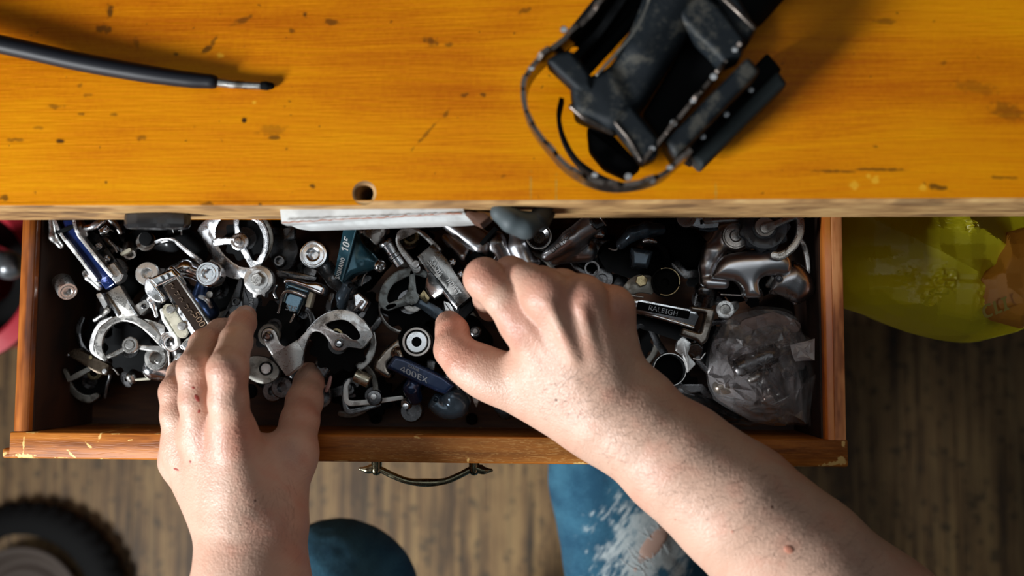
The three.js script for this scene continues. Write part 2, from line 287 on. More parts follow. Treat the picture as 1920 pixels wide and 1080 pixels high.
// ---------------------------------------------------------------- the room
const woodMix = (c, t) => c.length === 2 ? mix3(c[0], c[1], t) : t < 0.5 ? mix3(c[0], c[1], t * 2) : mix3(c[1], c[2], t * 2 - 1);
{
  const wallM = mk(0.05, 0.06, 0.065, 0.9, 0), ceilM = mk(0.07, 0.075, 0.08, 0.9, 0), X0 = WIN.x, X1 = 2.3, Z0 = -1.7, Z1 = 2.4, HT = 2.75, T = 0.15;
  // floor of long streaky boards; each board a piece of the floor
  const floor = struct('floor', box(X0 - T, X1 + T, -0.12, -0.014, Z0 - T, Z1 + T), mk(0.06, 0.045, 0.035, 0.9, 0));
  const floorTex = [0, 1, 2].map((k) => tex(512, 1024, (u, v) => {
    const a = fbm(u * 26 + k * 7, v * 3 + k * 3, 26, 3, 4), b = vnoise(u * 90, v * 7 + k, 90, 7), e = fbm(u * 9, v * 14 + 5 * k, 9, 14, 3), st = vnoise(u * 46 + 9, v * 2 + k * 5, 46, 2);
    const t = clamp((a - 0.5) * 1.5 + 0.5 + (b - 0.5) * 0.6 + (e - 0.5) * 0.4 + (vnoise(u * 180, v * 24 + k, 180, 24) - 0.5) * 0.5);
    const c = woodMix([[88, 67, 44], [140, 108, 70], [170, 137, 90]], t), dk = smooth(0.72, 0.86, st) * 0.45 + smooth(0.7, 0.8, fbm(u * 24 + 2 + k, v * 40, 24, 40, 2)) * 0.7;
    return mix3(c, [60, 52, 38], dk * 0.7);
  }, { rx: 5, ry: 2.2 }));
  const planks = floorTex.map((t) => mk(1, 1, 1, 0.62, 0, { map: t }));
  const bw = 0.188; let k = 0;
  for (let x = -1.0; x < 1.1; x += bw, k++) for (let s = 0; s < 2; s++) {
    const z0 = -1.2 + s * 1.5 - (k % 3) * 0.35, z1 = z0 + 1.5;
    const g = box(x, x + bw - 0.0006, -0.0139, 0, z0, z1 - 0.0006); uvXZ(g); g.translate(0, 0, 0);
    const uv = g.attributes.uv; for (let i = 0; i < uv.count; i++) uv.setXY(i, uv.getX(i) + k * 0.37, uv.getY(i) + s * 0.77 + k * 0.21);
    put(floor, 'floorboard', g, planks[(k + s) % 3]);
  }
  struct('ceiling', box(X0 - T, X1 + T, HT, HT + 0.15, Z0 - T, Z1 + T), ceilM);
  struct('wall_right', box(X1, X1 + T, 0, HT, Z0 - T, Z1 + T), wallM);
  struct('wall_back', box(X0 - T, X1, 0, HT, Z0 - T, Z0), wallM);
  struct('wall_front', box(X0 - T, X1, 0, HT, Z1, Z1 + T), wallM);
  struct('wall_left', merge([box(X0 - T, X0, 0, WIN.y0, Z0, Z1), box(X0 - T, X0, WIN.y1, HT, Z0, Z1), box(X0 - T, X0, WIN.y0, WIN.y1, Z0, WIN.z0), box(X0 - T, X0, WIN.y0, WIN.y1, WIN.z1, Z1)]), wallM);
  const fr = 0.05, fx0 = X0 - 0.1, fx1 = X0 - 0.05, zc = (WIN.z0 + WIN.z1) / 2;
  const win = struct('window_1', merge([box(fx0, fx1, WIN.y0, WIN.y0 + fr, WIN.z0, WIN.z1), box(fx0, fx1, WIN.y1 - fr, WIN.y1, WIN.z0, WIN.z1), box(fx0, fx1, WIN.y0 + fr, WIN.y1 - fr, WIN.z0, WIN.z0 + fr), box(fx0, fx1, WIN.y0 + fr, WIN.y1 - fr, WIN.z1 - fr, WIN.z1)]), mk(0.6, 0.6, 0.58, 0.5, 0));
  put(win, 'glass_pane', box(fx0 + 0.02, fx0 + 0.024, WIN.y0 + fr, WIN.y1 - fr, WIN.z0 + fr, WIN.z1 - fr), mk(1, 1, 1, 0.02, 0, { transmission: 1, thickness: 0, ior: 1.5 }));
  {
    const l = thing('added_ceiling_panel', 'unseen wide dim ceiling panel added for reflections and fill', 'lamp', V(PANEL.x, PANEL.y, PANEL.z)), x0 = PANEL.x - PANEL.w / 2, x1 = PANEL.x + PANEL.w / 2, z0 = PANEL.z - PANEL.d / 2, z1 = PANEL.z + PANEL.d / 2;
    put(l, 'panel_housing', box(x0 - 0.02, x1 + 0.02, PANEL.y - 0.02, HT, z0 - 0.02, z1 + 0.02), mk(0.5, 0.5, 0.5, 0.5, 0));
    put(l, 'panel_diffuser', box(x0, x1, PANEL.y - 0.035, PANEL.y - 0.02, z0, z1), mk(0.8, 0.8, 0.8, 0.6, 0, { emissive: new THREE.Color(0.86, 0.95, 1.0), emissiveIntensity: 0.3 }));
  }
  for (const y of [WIN.y0]) struct('trim_1', box(X0, X0 + 0.04, y - 0.03, y, WIN.z0 - 0.05, WIN.z1 + 0.05), wallM);
}

// ---------------------------------------------------------------- workbench
const TOP = 0.85, EDGE_H = 0.055;
const benchL = P(0, 386, TOP), benchR = P(1920, 379, TOP), FRONT = (benchL.z + benchR.z) / 2;
{
  const bench = thing('workbench', 'varnished orange wooden workbench with a pale worn front edge and scattered stains', 'workbench', V(0.0, 0, FRONT - 0.3));
  const X0 = -0.72, X1 = 0.62, Z0 = FRONT - 0.62, hole = P(683, 362, TOP);
  const rn = RNG(11), marks = [];
  const at = (px, py) => { const p = P(px, py, TOP); return [p.x, p.z]; };
  // dark stains, knots and dents copied from where the photograph shows them: [x, y, radius x, radius y, depth, turn]
  for (const [px, py, rx, ry, d, tn] of [[457, 225, 6, 8, 0.95, 0], [113, 265, 8, 5, 0.75, 0.2], [205, 22, 9, 13, 0.6, 0], [195, 53, 17, 9, 0.5, 0.2], [105, 200, 16, 5, 0.35, 0], [152, 214, 6, 3, 0.5, 0], [214, 214, 7, 5, 0.35, 0], [388, 92, 13, 6, 0.55, -0.6], [400, 78, 4, 16, 0.4, 0.5], [455, 38, 22, 6, 0.4, -0.4], [572, 28, 5, 6, 0.6, 0], [547, 58, 5, 5, 0.45, 0],
    [620, 42, 16, 6, 0.45, 0.1], [515, 258, 12, 4, 0.5, 0], [510, 243, 30, 12, 0.18, 0], [587, 349, 6, 5, 0.6, 0], [700, 360, 4, 3, 0.3, 0], [265, 258, 10, 6, 0.35, 0], [330, 102, 6, 4, 0.5, 0], [255, 80, 5, 12, 0.3, -0.2], [808, 78, 14, 9, 0.45, 0.2], [840, 84, 8, 5, 0.4, 0], [870, 178, 9, 5, 0.45, 0], [905, 178, 6, 4, 0.5, 0], [800, 250, 3, 38, 0.35, 0.72], [836, 214, 4, 9, 0.35, 0.5],
    [985, 20, 12, 5, 0.35, -0.3], [945, 330, 6, 4, 0.3, 0], [1755, 350, 22, 6, 0.55, 0.15], [1650, 318, 60, 3, 0.45, 0.02], [1560, 321, 40, 3, 0.4, 0.02], [1880, 333, 30, 3, 0.4, 0.05], [1890, 210, 30, 16, 0.28, 0.3], [1660, 40, 22, 5, 0.3, 0.1], [1830, 165, 40, 12, 0.18, 0.2], [1770, 118, 6, 5, 0.35, 0], [30, 262, 18, 4, 0.35, 0], [70, 240, 15, 4, 0.25, 0], [8, 372, 8, 6, 0.5, 0], [390, 382, 12, 4, 0.5, 0], [150, 160, 6, 5, 0.3, 0], [165, 178, 10, 4, 0.25, 0]])
    marks.push([...at(px, py), rx * S(TOP), ry * S(TOP), d, tn, 0]);
  for (const [px, py, r] of [[1602, 349, 8], [1642, 338, 8], [1628, 330, 4], [1732, 353, 8], [412, 104, 7], [476, 193, 4]]) marks.push([...at(px, py), r * S(TOP), r * S(TOP), 0.55, 0, 1]);
  for (const [px, py, l] of [[995, 350, 32], [1043, 355, 26], [1342, 362, 22]]) marks.push([...at(px, py), 2.5 * S(TOP), l * S(TOP), 0.4, 0, 2]);
  for (let i = 0; i < 260; i++) marks.push([lerp(X0, X1, rn()), lerp(FRONT - 0.2, FRONT, rn()), (1 + 4 * rn() ** 3) * S(TOP), (1 + 3 * rn() ** 2) * S(TOP), 0.25 + 0.4 * rn(), rn() * 3, 0]);
  const TW = 2048, TH = 1024, wx = X1 - X0, wz = 0.62;
  // marks are drawn into a coverage buffer first, so that each texel costs little
  const cov = new Float32Array(TW * TH), kind = new Uint8Array(TW * TH);
  for (const [mx, mz, rx, rz, d, tn, kd] of marks) {
    const R = Math.max(rx, rz) * 1.7, i0 = Math.floor((mx - R - X0) / wx * TW), i1 = Math.ceil((mx + R - X0) / wx * TW), j0 = Math.floor((mz - R - Z0) / wz * TH), j1 = Math.ceil((mz + R - Z0) / wz * TH);
    for (let j = Math.max(0, j0); j < Math.min(TH, j1); j++) for (let i = Math.max(0, i0); i < Math.min(TW, i1); i++) {
      const x = X0 + (i + 0.5) / TW * wx - mx, z = Z0 + (j + 0.5) / TH * wz - mz, c = Math.cos(tn), s = Math.sin(tn), q = Math.hypot((x * c + z * s) / rx, (-x * s + z * c) / rz) + (vnoise(i * 0.35, j * 0.35) - 0.5) * 0.9;
      const a = d * smooth(1.25, 0.45, q); if (a > cov[j * TW + i]) { cov[j * TW + i] = a; kind[j * TW + i] = kd; }
    }
  }
  const topTex = tex(TW, TH, (u, v, i, j) => {
    const x = X0 + u * wx, z = Z0 + v * wz, wv = fbm(x * 5, z * 16, 0, 0, 3) * 0.02, zz = z + wv;
    const rings = vnoise(x * 3 + 4, zz * 210), fine = vnoise(x * 26, zz * 900 + 40), broad = fbm(x * 4 + 9, zz * 22, 0, 0, 4), sp = vnoise(x * 600, z * 600);
    const t = clamp(0.5 + (rings - 0.5) * 0.2 + (broad - 0.5) * 0.8 + (fine - 0.5) * 0.2 + (sp - 0.5) * 0.12 + (fbm(x * 16 + 3, z * 24 + 8, 0, 0, 3) - 0.5) * 0.5);
    let c = woodMix([[178, 87, 0], [216, 130, 0], [232, 156, 0]], t);
    const worn = smooth(0.024, 0.0, FRONT - z) * 0; c = mix3(c, [200, 160, 100], worn);
    const k = cov[j * TW + i], kd = kind[j * TW + i];
    return mix3(c, kd === 1 ? [240, 190, 70] : kd === 2 ? [175, 150, 110] : [42, 26, 16], k);
  });
  topTex.wrapS = topTex.wrapT = THREE.ClampToEdgeWrapping;
  const bumpT = tex(512, 512, (u, v) => { const a = 128 + 90 * (vnoise(u * 18, v * 128, 18, 128) - 0.5) + 60 * (fbm(u * 8, v * 8, 8, 8, 3) - 0.5); return [a, a, a]; }, { srgb: false, rx: 6 });
  const topM = mk(1, 1, 1, 0.5, 0, { map: topTex, bumpMap: bumpT, bumpScale: 0.0003, specularIntensity: 0.25 });
  const edgeTex = tex(1024, 128, (u, v) => {
    const g = fbm(u * 40, v * 9, 40, 9, 4), f = vnoise(u * 160, v * 60, 160, 60), st = smooth(0.62, 0.75, fbm(u * 24 + 3, v * 4, 24, 4, 3));
    const c = woodMix([[122, 88, 52], [178, 138, 88], [205, 168, 112]], clamp(g * 1.2 - 0.1 + (f - 0.5) * 0.3)); return mix3(c, [84, 60, 38], st * 0.4);
  }, { rx: 1.4, ry: 14 });
  const edgeM = mk(1, 1, 1, 0.7, 0, { map: edgeTex });
  const shp = new THREE.Shape([new THREE.Vector2(X0, -FRONT), new THREE.Vector2(X1, -FRONT), new THREE.Vector2(X1, -Z0), new THREE.Vector2(X0, -Z0)]);
  const hp = new THREE.Path(); hp.absarc(hole.x, -hole.z, 0.0047, 0, Math.PI * 2, true); shp.holes.push(hp);
  let g = new THREE.ExtrudeGeometry(shp, { depth: EDGE_H - 0.004, bevelEnabled: true, bevelThickness: 0.002, bevelSize: 0.002, bevelOffset: -0.002, bevelSegments: 3, curveSegments: 24 });
  g.rotateX(-Math.PI / 2); g.translate(0, TOP - EDGE_H + 0.002, 0);
  const p = g.attributes.position, uv = g.attributes.uv, nn = g.attributes.normal, gr = g.groups;
  for (let i = 0; i < p.count; i++) { const x = p.getX(i), z = p.getZ(i); if (i < gr[0].count) uv.setXY(i, (x - X0) / wx, (z - Z0) / wz); else uv.setXY(i, x + z, p.getY(i)); }
  put(bench, 'bench_top', g, [topM, edgeM]);
  const under = mk(0.16, 0.09, 0.045, 0.7, 0);
  const lx = [X0 + 0.1, X1 - 0.1], lz = [FRONT - 0.3, Z0 + 0.08];
  for (const x of lx) for (const z of lz) put(bench, 'leg', box(x - 0.035, x + 0.035, 0, TOP - EDGE_H, z - 0.035, z + 0.035, 0.004), under);
  put(bench, 'back_rail', box(lx[0], lx[1], TOP - EDGE_H - 0.12, TOP - EDGE_H, Z0 + 0.06, Z0 + 0.085), under);
}

// ---------------------------------------------------------------- the drawer, pulled out
const RIM = 0.752, BASE = 0.668;                        // top of the drawer's walls, upper face of its bottom board
const dz0 = -0.42;                                      // its back, far under the bench
const grainTex = (c, seed, sx, sy, fine = 0.3) => tex(512, 512, (u, v) => {
  const a = fbm(u * sx + seed, v * sy, sx, sy, 4), f = vnoise(u * sx * 6, v * sy * 4 + seed, sx * 6, sy * 4), q = vnoise(u * sx * 2.5, v * sy * 12, 0, 0);
  return woodMix(c, clamp((a - 0.5) * 1.7 + 0.5 + (f - 0.5) * fine + (q - 0.5) * 0.2));
}, { rx: 4 });
{
  const inL = P(51, 812, RIM), outL = P(21, 812, RIM), inR = P(1548, 826, RIM), outR = P(1587, 826, RIM), fz0 = (P(300, 811, RIM).z + P(1400, 824, RIM).z) / 2, fz1 = (P(300, 863, RIM).z + P(1400, 875, RIM).z) / 2;
  const fl = P(1, 850, RIM).x, fr = P(1587, 850, RIM).x;
  const d = thing('drawer', 'long brown wooden drawer pulled out from under the workbench, full of bicycle parts', 'drawer', V((inL.x + inR.x) / 2, BASE - 0.008, (dz0 + fz1) / 2));
  const sideM = mk(1, 1, 1, 0.3, 0, { map: grainTex([[96, 48, 18], [150, 82, 30], [190, 112, 46]], 3, 34, 4), clearcoat: 0.5, clearcoatRoughness: 0.25 });
  const rawM = mk(1, 1, 1, 0.55, 0, { map: grainTex([[164, 92, 46], [214, 134, 76], [234, 160, 100]], 8, 40, 6, 0.6) });
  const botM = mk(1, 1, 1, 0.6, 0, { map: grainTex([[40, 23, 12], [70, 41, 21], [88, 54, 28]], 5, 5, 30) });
  // the walls' upper edges are rounded: profile swept along z
  const wall = (x0, x1, r, name, m, rr = r) => {
    const s = new THREE.Shape(), b = BASE - 0.008; s.moveTo(x0, b); s.lineTo(x1, b); s.lineTo(x1, RIM - rr); s.quadraticCurveTo(x1, RIM, x1 - rr, RIM); s.lineTo(x0 + r, RIM); s.quadraticCurveTo(x0, RIM, x0, RIM - r);
    const g = new THREE.ExtrudeGeometry(s, { depth: fz0 - dz0, bevelEnabled: false, curveSegments: 8 }); g.translate(0, 0, dz0); return put(d, name, uvXZ(toCreasedNormals(g, 0.6)), m);
  };
  wall(outL.x, inL.x, 0.0048, 'side_panel', sideM);
  // right wall: shiny rounded inner edge, raw sawn top
  wall(inR.x, inR.x + 0.0055, 0.0044, 'edge_strip', mk(1, 1, 1, 0.3, 0, { map: grainTex([[160, 74, 20], [214, 112, 38], [232, 140, 60]], 6, 34, 4), clearcoat: 0.5, clearcoatRoughness: 0.2 }), 0.0003);
  wall(inR.x + 0.0055, outR.x, 0.0008, 'side_panel', rawM);
  const inM = mk(1, 1, 1, 0.75, 0, { map: grainTex([[30, 17, 9], [52, 29, 14], [66, 38, 19]], 4, 30, 5) });  // near-black grain for thin liners: stands in for shade on the inner walls
  put(d, 'shade_liner', uvXZ(box(inL.x - 0.0002, inL.x + 0.0012, BASE, RIM - 0.006, dz0 + 0.012, fz0)), inM, 'thin liner with shade painted in, on the left side'); put(d, 'shade_liner', uvXZ(box(inR.x - 0.0012, inR.x + 0.0002, BASE, RIM - 0.006, dz0 + 0.012, fz0)), inM, 'thin liner with shade painted in, on the right side');
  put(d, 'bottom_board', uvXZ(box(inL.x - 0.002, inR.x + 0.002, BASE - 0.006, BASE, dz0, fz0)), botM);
  put(d, 'back_panel', uvXZ(box(inL.x, inR.x, BASE, RIM - 0.01, dz0, dz0 + 0.012)), botM);
  // front panel with a moulded lip at the lower left and chipped varnish
  const fx0 = outL.x, chips = [];
  const cp = (px, py, rx, ry, tn) => { const p = P(px, py, RIM); chips.push([p.x, p.z, rx * S(RIM), ry * S(RIM), tn]); };
  cp(166, 834, 9, 2.6, 0.75); cp(133, 850, 10, 2.4, 0.75); cp(187, 817, 3, 10, 0.4); cp(44, 830, 2, 18, 0); cp(45, 854, 22, 5, 0.02); cp(6, 850, 6, 3, -0.6); cp(195, 860, 22, 1.6, 0); cp(120, 858, 20, 1.4, 0.05); cp(60, 809, 12, 1.8, 0); cp(215, 812, 8, 1.4, 0); cp(300, 812, 10, 1.4, 0); cp(243, 824, 6, 1.2, -0.2); cp(55, 862, 45, 1.8, 0.01);
  cp(877, 864, 2, 6, 0); cp(1090, 870, 16, 3, 0.05); cp(960, 870, 12, 1.5, 0); cp(780, 819, 7, 2, 0.2); cp(1581, 833, 4, 6, 0); cp(1560, 870, 26, 3.5, -0.25); cp(1578, 865, 8, 8, 0.3); cp(1500, 876, 30, 1.3, 0); cp(690, 866, 8, 1.2, 0); cp(640, 864, 14, 1.2, 0);
  const FW = 2048, FH = 128, gx0 = fl - 0.01, gw = fr - fl + 0.02, gz0 = fz0 - 0.004, gw2 = fz1 - fz0 + 0.012;
  const frontTex = tex(FW, FH, (u, v) => {
    const x = gx0 + u * gw, z = gz0 + v * gw2, a = fbm(x * 12, z * 260, 0, 0, 4), f = vnoise(x * 130, z * 1500), b = fbm(x * 9 + 4, z * 40, 0, 0, 3);
    let c = woodMix([[112, 58, 14], [165, 95, 30], [190, 118, 44]], clamp((a - 0.5) * 1.1 + 0.5 + (f - 0.5) * 0.35 + (b - 0.5) * 0.5));
    const zt = z - ((P(1400, 875, RIM).z - P(300, 863, RIM).z) / (P(1400, 875, RIM).x - P(300, 863, RIM).x)) * (x - (fl + fr) / 2), onTop = zt > fz0 + 0.0012 && zt < fz1 - 0.001 ? 1 : 0, mid = onTop * smooth(-0.17, -0.13, x) * smooth(0.06, 0.0, x), ns = fbm(x * 14, z * 60, 0, 0, 2), scr = Math.max(smooth(0.74, 0.86, vnoise(x * 230 + z * 300, z * 3200 - x * 160)), smooth(0.76, 0.86, vnoise(x * 320 - z * 400 + 9, z * 3800 + x * 200))) * smooth(0.3, 0.55, ns + mid * 0.3); c = mix3(c, [132, 96, 54], mid * 0.4); c = mix3(c, [214, 178, 124], onTop * scr * (0.12 + 0.26 * mid));
    for (const [mx, mz, rx, rz, tn] of chips) { const X = x - mx, Z = z - mz; if (Math.abs(X) > rx + rz || Math.abs(Z) > rx + rz) continue; const q = Math.hypot((X * Math.cos(tn) + Z * Math.sin(tn)) / rx, (-X * Math.sin(tn) + Z * Math.cos(tn)) / rz) + (vnoise(x * 900, z * 900) - 0.5) * 0.9; c = mix3(c, [222, 182, 112], smooth(1.1, 0.7, q)); }
    return c;
  });
  frontTex.wrapS = frontTex.wrapT = THREE.ClampToEdgeWrapping;
  const scratch = tex(1024, 128, (u, v) => { const a = vnoise(u * 90 + v * 30, v * 64 - u * 20, 0, 0), b = vnoise(u * 40, v * 40, 40, 40); const k = 150 - 130 * smooth(0.68, 0.85, a) + 40 * (b - 0.5); return [k, k, k]; }, { srgb: false, rx: 1 });
  const frontM = mk(1, 1, 1, 0.5, 0, { map: frontTex, bumpMap: scratch, bumpScale: 0.00012, specularIntensity: 0.6 });
  const s = new THREE.Shape(); const y0 = BASE - 0.03, zz = (z) => z; // section seen along x: (z, y)
  s.moveTo(fz0, y0); s.lineTo(fz1, y0); s.lineTo(fz1, RIM - 0.003); s.quadraticCurveTo(fz1, RIM, fz1 - 0.003, RIM); s.lineTo(fz0 + 0.0015, RIM); s.quadraticCurveTo(fz0, RIM, fz0, RIM - 0.0015);
  let g = new THREE.ExtrudeGeometry(s, { depth: fr - fx0, bevelEnabled: true, bevelThickness: 0.0012, bevelSize: 0.0012, bevelOffset: -0.0012, bevelSegments: 2, curveSegments: 5 });
  g.rotateY(-Math.PI / 2); g.scale(1, 1, 1); g.translate(fr, 0, 0); g = toCreasedNormals(g, 0.6);
  const setUV = (q) => { const p = q.attributes.position, uv = new Float32Array(p.count * 2); for (let i = 0; i < p.count; i++) { uv[2 * i] = (p.getX(i) - gx0) / gw; const nz = q.attributes.normal ? Math.abs(q.attributes.normal.getZ(i)) : 0; uv[2 * i + 1] = nz > 0.7 ? 0.12 + 0.76 * (RIM - p.getY(i)) / 0.12 : (p.getZ(i) - gz0) / gw2; } q.setAttribute('uv', new THREE.BufferAttribute(uv, 2)); return q; };
  const skew = (q) => { const p = q.attributes.position, k = ((P(1400, 875, RIM).z - P(300, 863, RIM).z)) / (P(1400, 875, RIM).x - P(300, 863, RIM).x); for (let i = 0; i < p.count; i++) p.setZ(i, p.getZ(i) + k * (p.getX(i) - (fl + fr) / 2)); return q; };
  const lip = box(fl, fx0 + 0.004, y0, RIM - 0.001, fz1 - 0.0065, fz1, 0.002);
  const front = put(d, 'front_panel', skew(setUV(merge([g, lip]))), frontM);
  // bail handle on the drawer's face
  const brass = mk(0.2, 0.185, 0.12, 0.6, 1, { roughnessMap: wearRough });
  const hh = 0.712, X = (px) => P(px, 880, hh).x, Z = (py) => P(800, py, hh).z, q = [[694, 877], [712, 880], [735, 891], [765, 902], [800, 905], [835, 902], [862, 891], [884, 880], [902, 877]];
  const hd = put(d, 'handle', sweep(q.map(([px, py], i) => { const w = P(px, py, hh); return [w.x, w.y, w.z, i === 4 ? 0.0028 : 0.0022]; }), { world: true, seg: 14, n: 8 }), brass, 'curved brass bail handle');
  for (const [a, b] of [[[706, 876], [676, 879]], [[889, 876], [921, 882]]]) {
    const A = P(a[0], a[1], hh), B = P(b[0], b[1], hh);
    put(hd, 'handle_foot', sweep([[A.x, A.y, A.z, 0.0034], [(A.x + B.x) / 2, A.y, (A.z + B.z) / 2 + 0.001, 0.0028], [B.x, B.y, B.z, 0.0012]], { world: true, seg: 12 }), brass);
    put(hd, 'screw_post', sweep([[A.x, A.y, A.z + 0.002, 0.0036], [A.x, A.y, fz1 - 0.004, 0.0036]], { world: true, seg: 12 }), brass);
  }
}
// ---------------------------------------------------------------- the person reaching into the drawer
const smin = (a, b, k) => { const h = Math.max(k - Math.abs(a - b), 0) / k; return Math.min(a, b) - h * h * k / 4; };
const skinM = new THREE.MeshPhysicalMaterial({ color: 0xffffff, vertexColors: true, roughness: 0.45, metalness: 0, sheen: 0.12, sheenRoughness: 0.5, sheenColor: new THREE.Color(0.9, 0.5, 0.35) });
skinM.bumpMap = tex(512, 512, (u, v) => { const a = 255 * (0.5 * vnoise(u * 150, v * 150, 150, 150) + 0.5 * fbm(u * 60, v * 60, 60, 60, 3)); return [a, a, a]; }, { srgb: false, rx: 14 }); skinM.bumpScale = 0.00035;
// chain of joints [px, py, height, radius in mm]
const chain = (list, k = 0.004, ki = 0.0035) => {
  const segs = []; for (let i = 0; i < list.length - 1; i++) { const a = list[i], b = list[i + 1]; segs.push(capsule(P(a[0], a[1], a[2]), P(b[0], b[1], b[2]), a[3] / 1000, b[3] / 1000, ki)); }
  return [{ k, cut: false, lo: segs.reduce((m, p) => m.min(p.lo), V(9, 9, 9)), hi: segs.reduce((m, p) => m.max(p.hi), V(-9, -9, -9)), f: (x, y, z) => { let d = segs[0].f(x, y, z); for (let i = 1; i < segs.length; i++) d = smin(d, segs[i].f(x, y, z), ki); return d; } }];
};
const bump = (px, py, h, r, k = 0.006) => ball(P(px, py, h), r / 1000, k);
const wrinkles = [[427, 696, 0.84, 13, 0, 1], [368, 694, 0.826, 12, 0, 1], [331, 737, 0.803, 11, 0, 1], [440, 645, 0.815, 9, 0.3, 1], [908, 518, 0.829, 13, 0.7, 0.8], [852, 655, 0.797, 13, 0.5, 0.9], [572, 752, 0.768, 12, 0, 1], [958, 514, 0.817, 12, 0.8, 0.7], [436, 812, 0.823, 13, 0, 1], [1024, 548, 0.842, 12, 0.4, 0.9], [1092, 556, 0.836, 12, 0.2, 1]].map(([x, y, h, r, dx, dz], i) => ({ c: P(x, y, h), r: r / 1000, dx: dx / Math.hypot(dx, dz), dz: dz / Math.hypot(dx, dz), i }));
const skinFold = (x, y, z) => {
  let s = 0;
  for (const w of wrinkles) { const ex = x - w.c.x, ey = y - w.c.y, ez = z - w.c.z, d = Math.hypot(ex, ey, ez) / w.r; if (d > 1) continue; const a = ex * w.dx + ez * w.dz, b = -ex * w.dz + ez * w.dx, n = vnoise(b * 260 + w.i * 7 + 50, a * 180 + 50) - 0.5, q = Math.sin((a + n * 0.0022) * 2 * Math.PI / 0.0031); s += 0.00012 * (1 - d * d) * (q > 0 ? q * 0.5 : q) ; }
  return s;
};
function handField(palm, fingers, kp = 0.008, kf = 0.0012) {
  const pf = field(palm), ff = fingers.map((f) => ({ f: field(f), lo: f.reduce((m, p) => m.min(p.lo), V(9, 9, 9)), hi: f.reduce((m, p) => m.max(p.hi), V(-9, -9, -9)) }));
  return (x, y, z) => {
    const p = pf(x, y, z); let q = 1;
    for (const g of ff) { const m = 0.016; if (x < g.lo.x - m || x > g.hi.x + m || y < g.lo.y - m || y > g.hi.y + m || z < g.lo.z - m || z > g.hi.z + m) continue; q = smin(q, g.f(x, y, z), kf); }
    const d = q < 1 ? smin(q, p, kp) : p;
    return Math.abs(d) < 0.004 ? d - skinFold(x, y, z) : d;
  };
}
const leftPalm = [
  ...chain([[470, 1120, 0.798, 33], [472, 1060, 0.797, 30], [476, 1000, 0.796, 27], [462, 920, 0.798, 19], [450, 865, 0.799, 15]], 0.02),                                  // wrist, seen from above
  ...chain([[476, 1010, 0.800, 20], [436, 815, 0.810, 13]], 0.012), ...chain([[455, 1010, 0.797, 20], [379, 815, 0.803, 12.2]], 0.012),
  ...chain([[440, 1000, 0.793, 18], [346, 835, 0.79, 12]], 0.012), ...chain([[430, 1000, 0.787, 17], [340, 862, 0.778, 12.5]], 0.012),
  ...chain([[495, 1000, 0.79, 19], [522, 925, 0.788, 17], [548, 850, 0.783, 14.5]], 0.014), ...chain([[480, 940, 0.787, 18], [470, 870, 0.79, 15]], 0.014),
  bump(522, 985, 0.800, 13, 0.014),
];
const leftFingers = [
  chain([[436, 815, 0.811, 12.6], [428, 752, 0.824, 10.8], [427, 694, 0.829, 11.2], [442, 640, 0.805, 9.3], [454, 606, 0.780, 8.2], [460, 593, 0.768, 7.0]]),
  chain([[380, 815, 0.804, 12], [370, 752, 0.814, 10.2], [368, 692, 0.815, 10.6], [384, 645, 0.793, 8.8], [412, 622, 0.766, 7.8], [420, 616, 0.758, 7]]),
  chain([[346, 840, 0.79, 11.5], [333, 780, 0.795, 9.6], [331, 735, 0.793, 9.8], [340, 700, 0.768, 8.2], [352, 690, 0.750, 7.2]]),
  chain([[340, 866, 0.777, 11.5], [333, 820, 0.772, 8.8], [338, 780, 0.762, 8.6], [352, 752, 0.748, 7.5], [364, 745, 0.74, 6.8]]),
  chain([[548, 855, 0.781, 14], [562, 790, 0.764, 11.8], [571, 752, 0.749, 11.4], [579, 718, 0.733, 9.6], [582, 697, 0.725, 7.6]], 0.006),
];
const rightPalm = [
  ...chain([[1640, 1205, 0.79, 47], [1500, 1062, 0.80, 42], [1380, 950, 0.804, 37.5], [1270, 862, 0.803, 33.5], [1190, 800, 0.802, 30], [1140, 765, 0.804, 26], [1090, 715, 0.808, 19], [1055, 670, 0.812, 14]], 0.02),
  ...chain([[1120, 760, 0.803, 21], [985, 605, 0.817, 13.6]], 0.007), ...chain([[1130, 750, 0.806, 20], [1024, 552, 0.831, 12.8]], 0.006),
  ...chain([[1145, 745, 0.806, 19], [1092, 560, 0.826, 12.2]], 0.006), ...chain([[1160, 745, 0.80, 18], [1146, 580, 0.811, 12]], 0.006),
  ...chain([[1110, 790, 0.795, 20], [945, 715, 0.792, 15], [905, 696, 0.79, 14]], 0.016), ...chain([[1060, 730, 0.797, 18], [1010, 690, 0.802, 15]], 0.014),
  bump(1200, 735, 0.803, 12, 0.016),
  // tendons on the back of the hand
  ...chain([[1075, 670, 0.832, 2.4], [1030, 570, 0.8437, 2.4]], 0.005), ...chain([[1115, 680, 0.8275, 2.4], [1092, 580, 0.8378, 2.4]], 0.005), ...chain([[1045, 680, 0.823, 2.2], [992, 612, 0.8298, 2.4]], 0.005), ...chain([[1150, 680, 0.8165, 2], [1147, 600, 0.8228, 2.2]], 0.005), bump(1024, 552, 0.8345, 10.5, 0.005), bump(1092, 558, 0.829, 10, 0.005), bump(1146, 578, 0.8135, 10, 0.005),
];
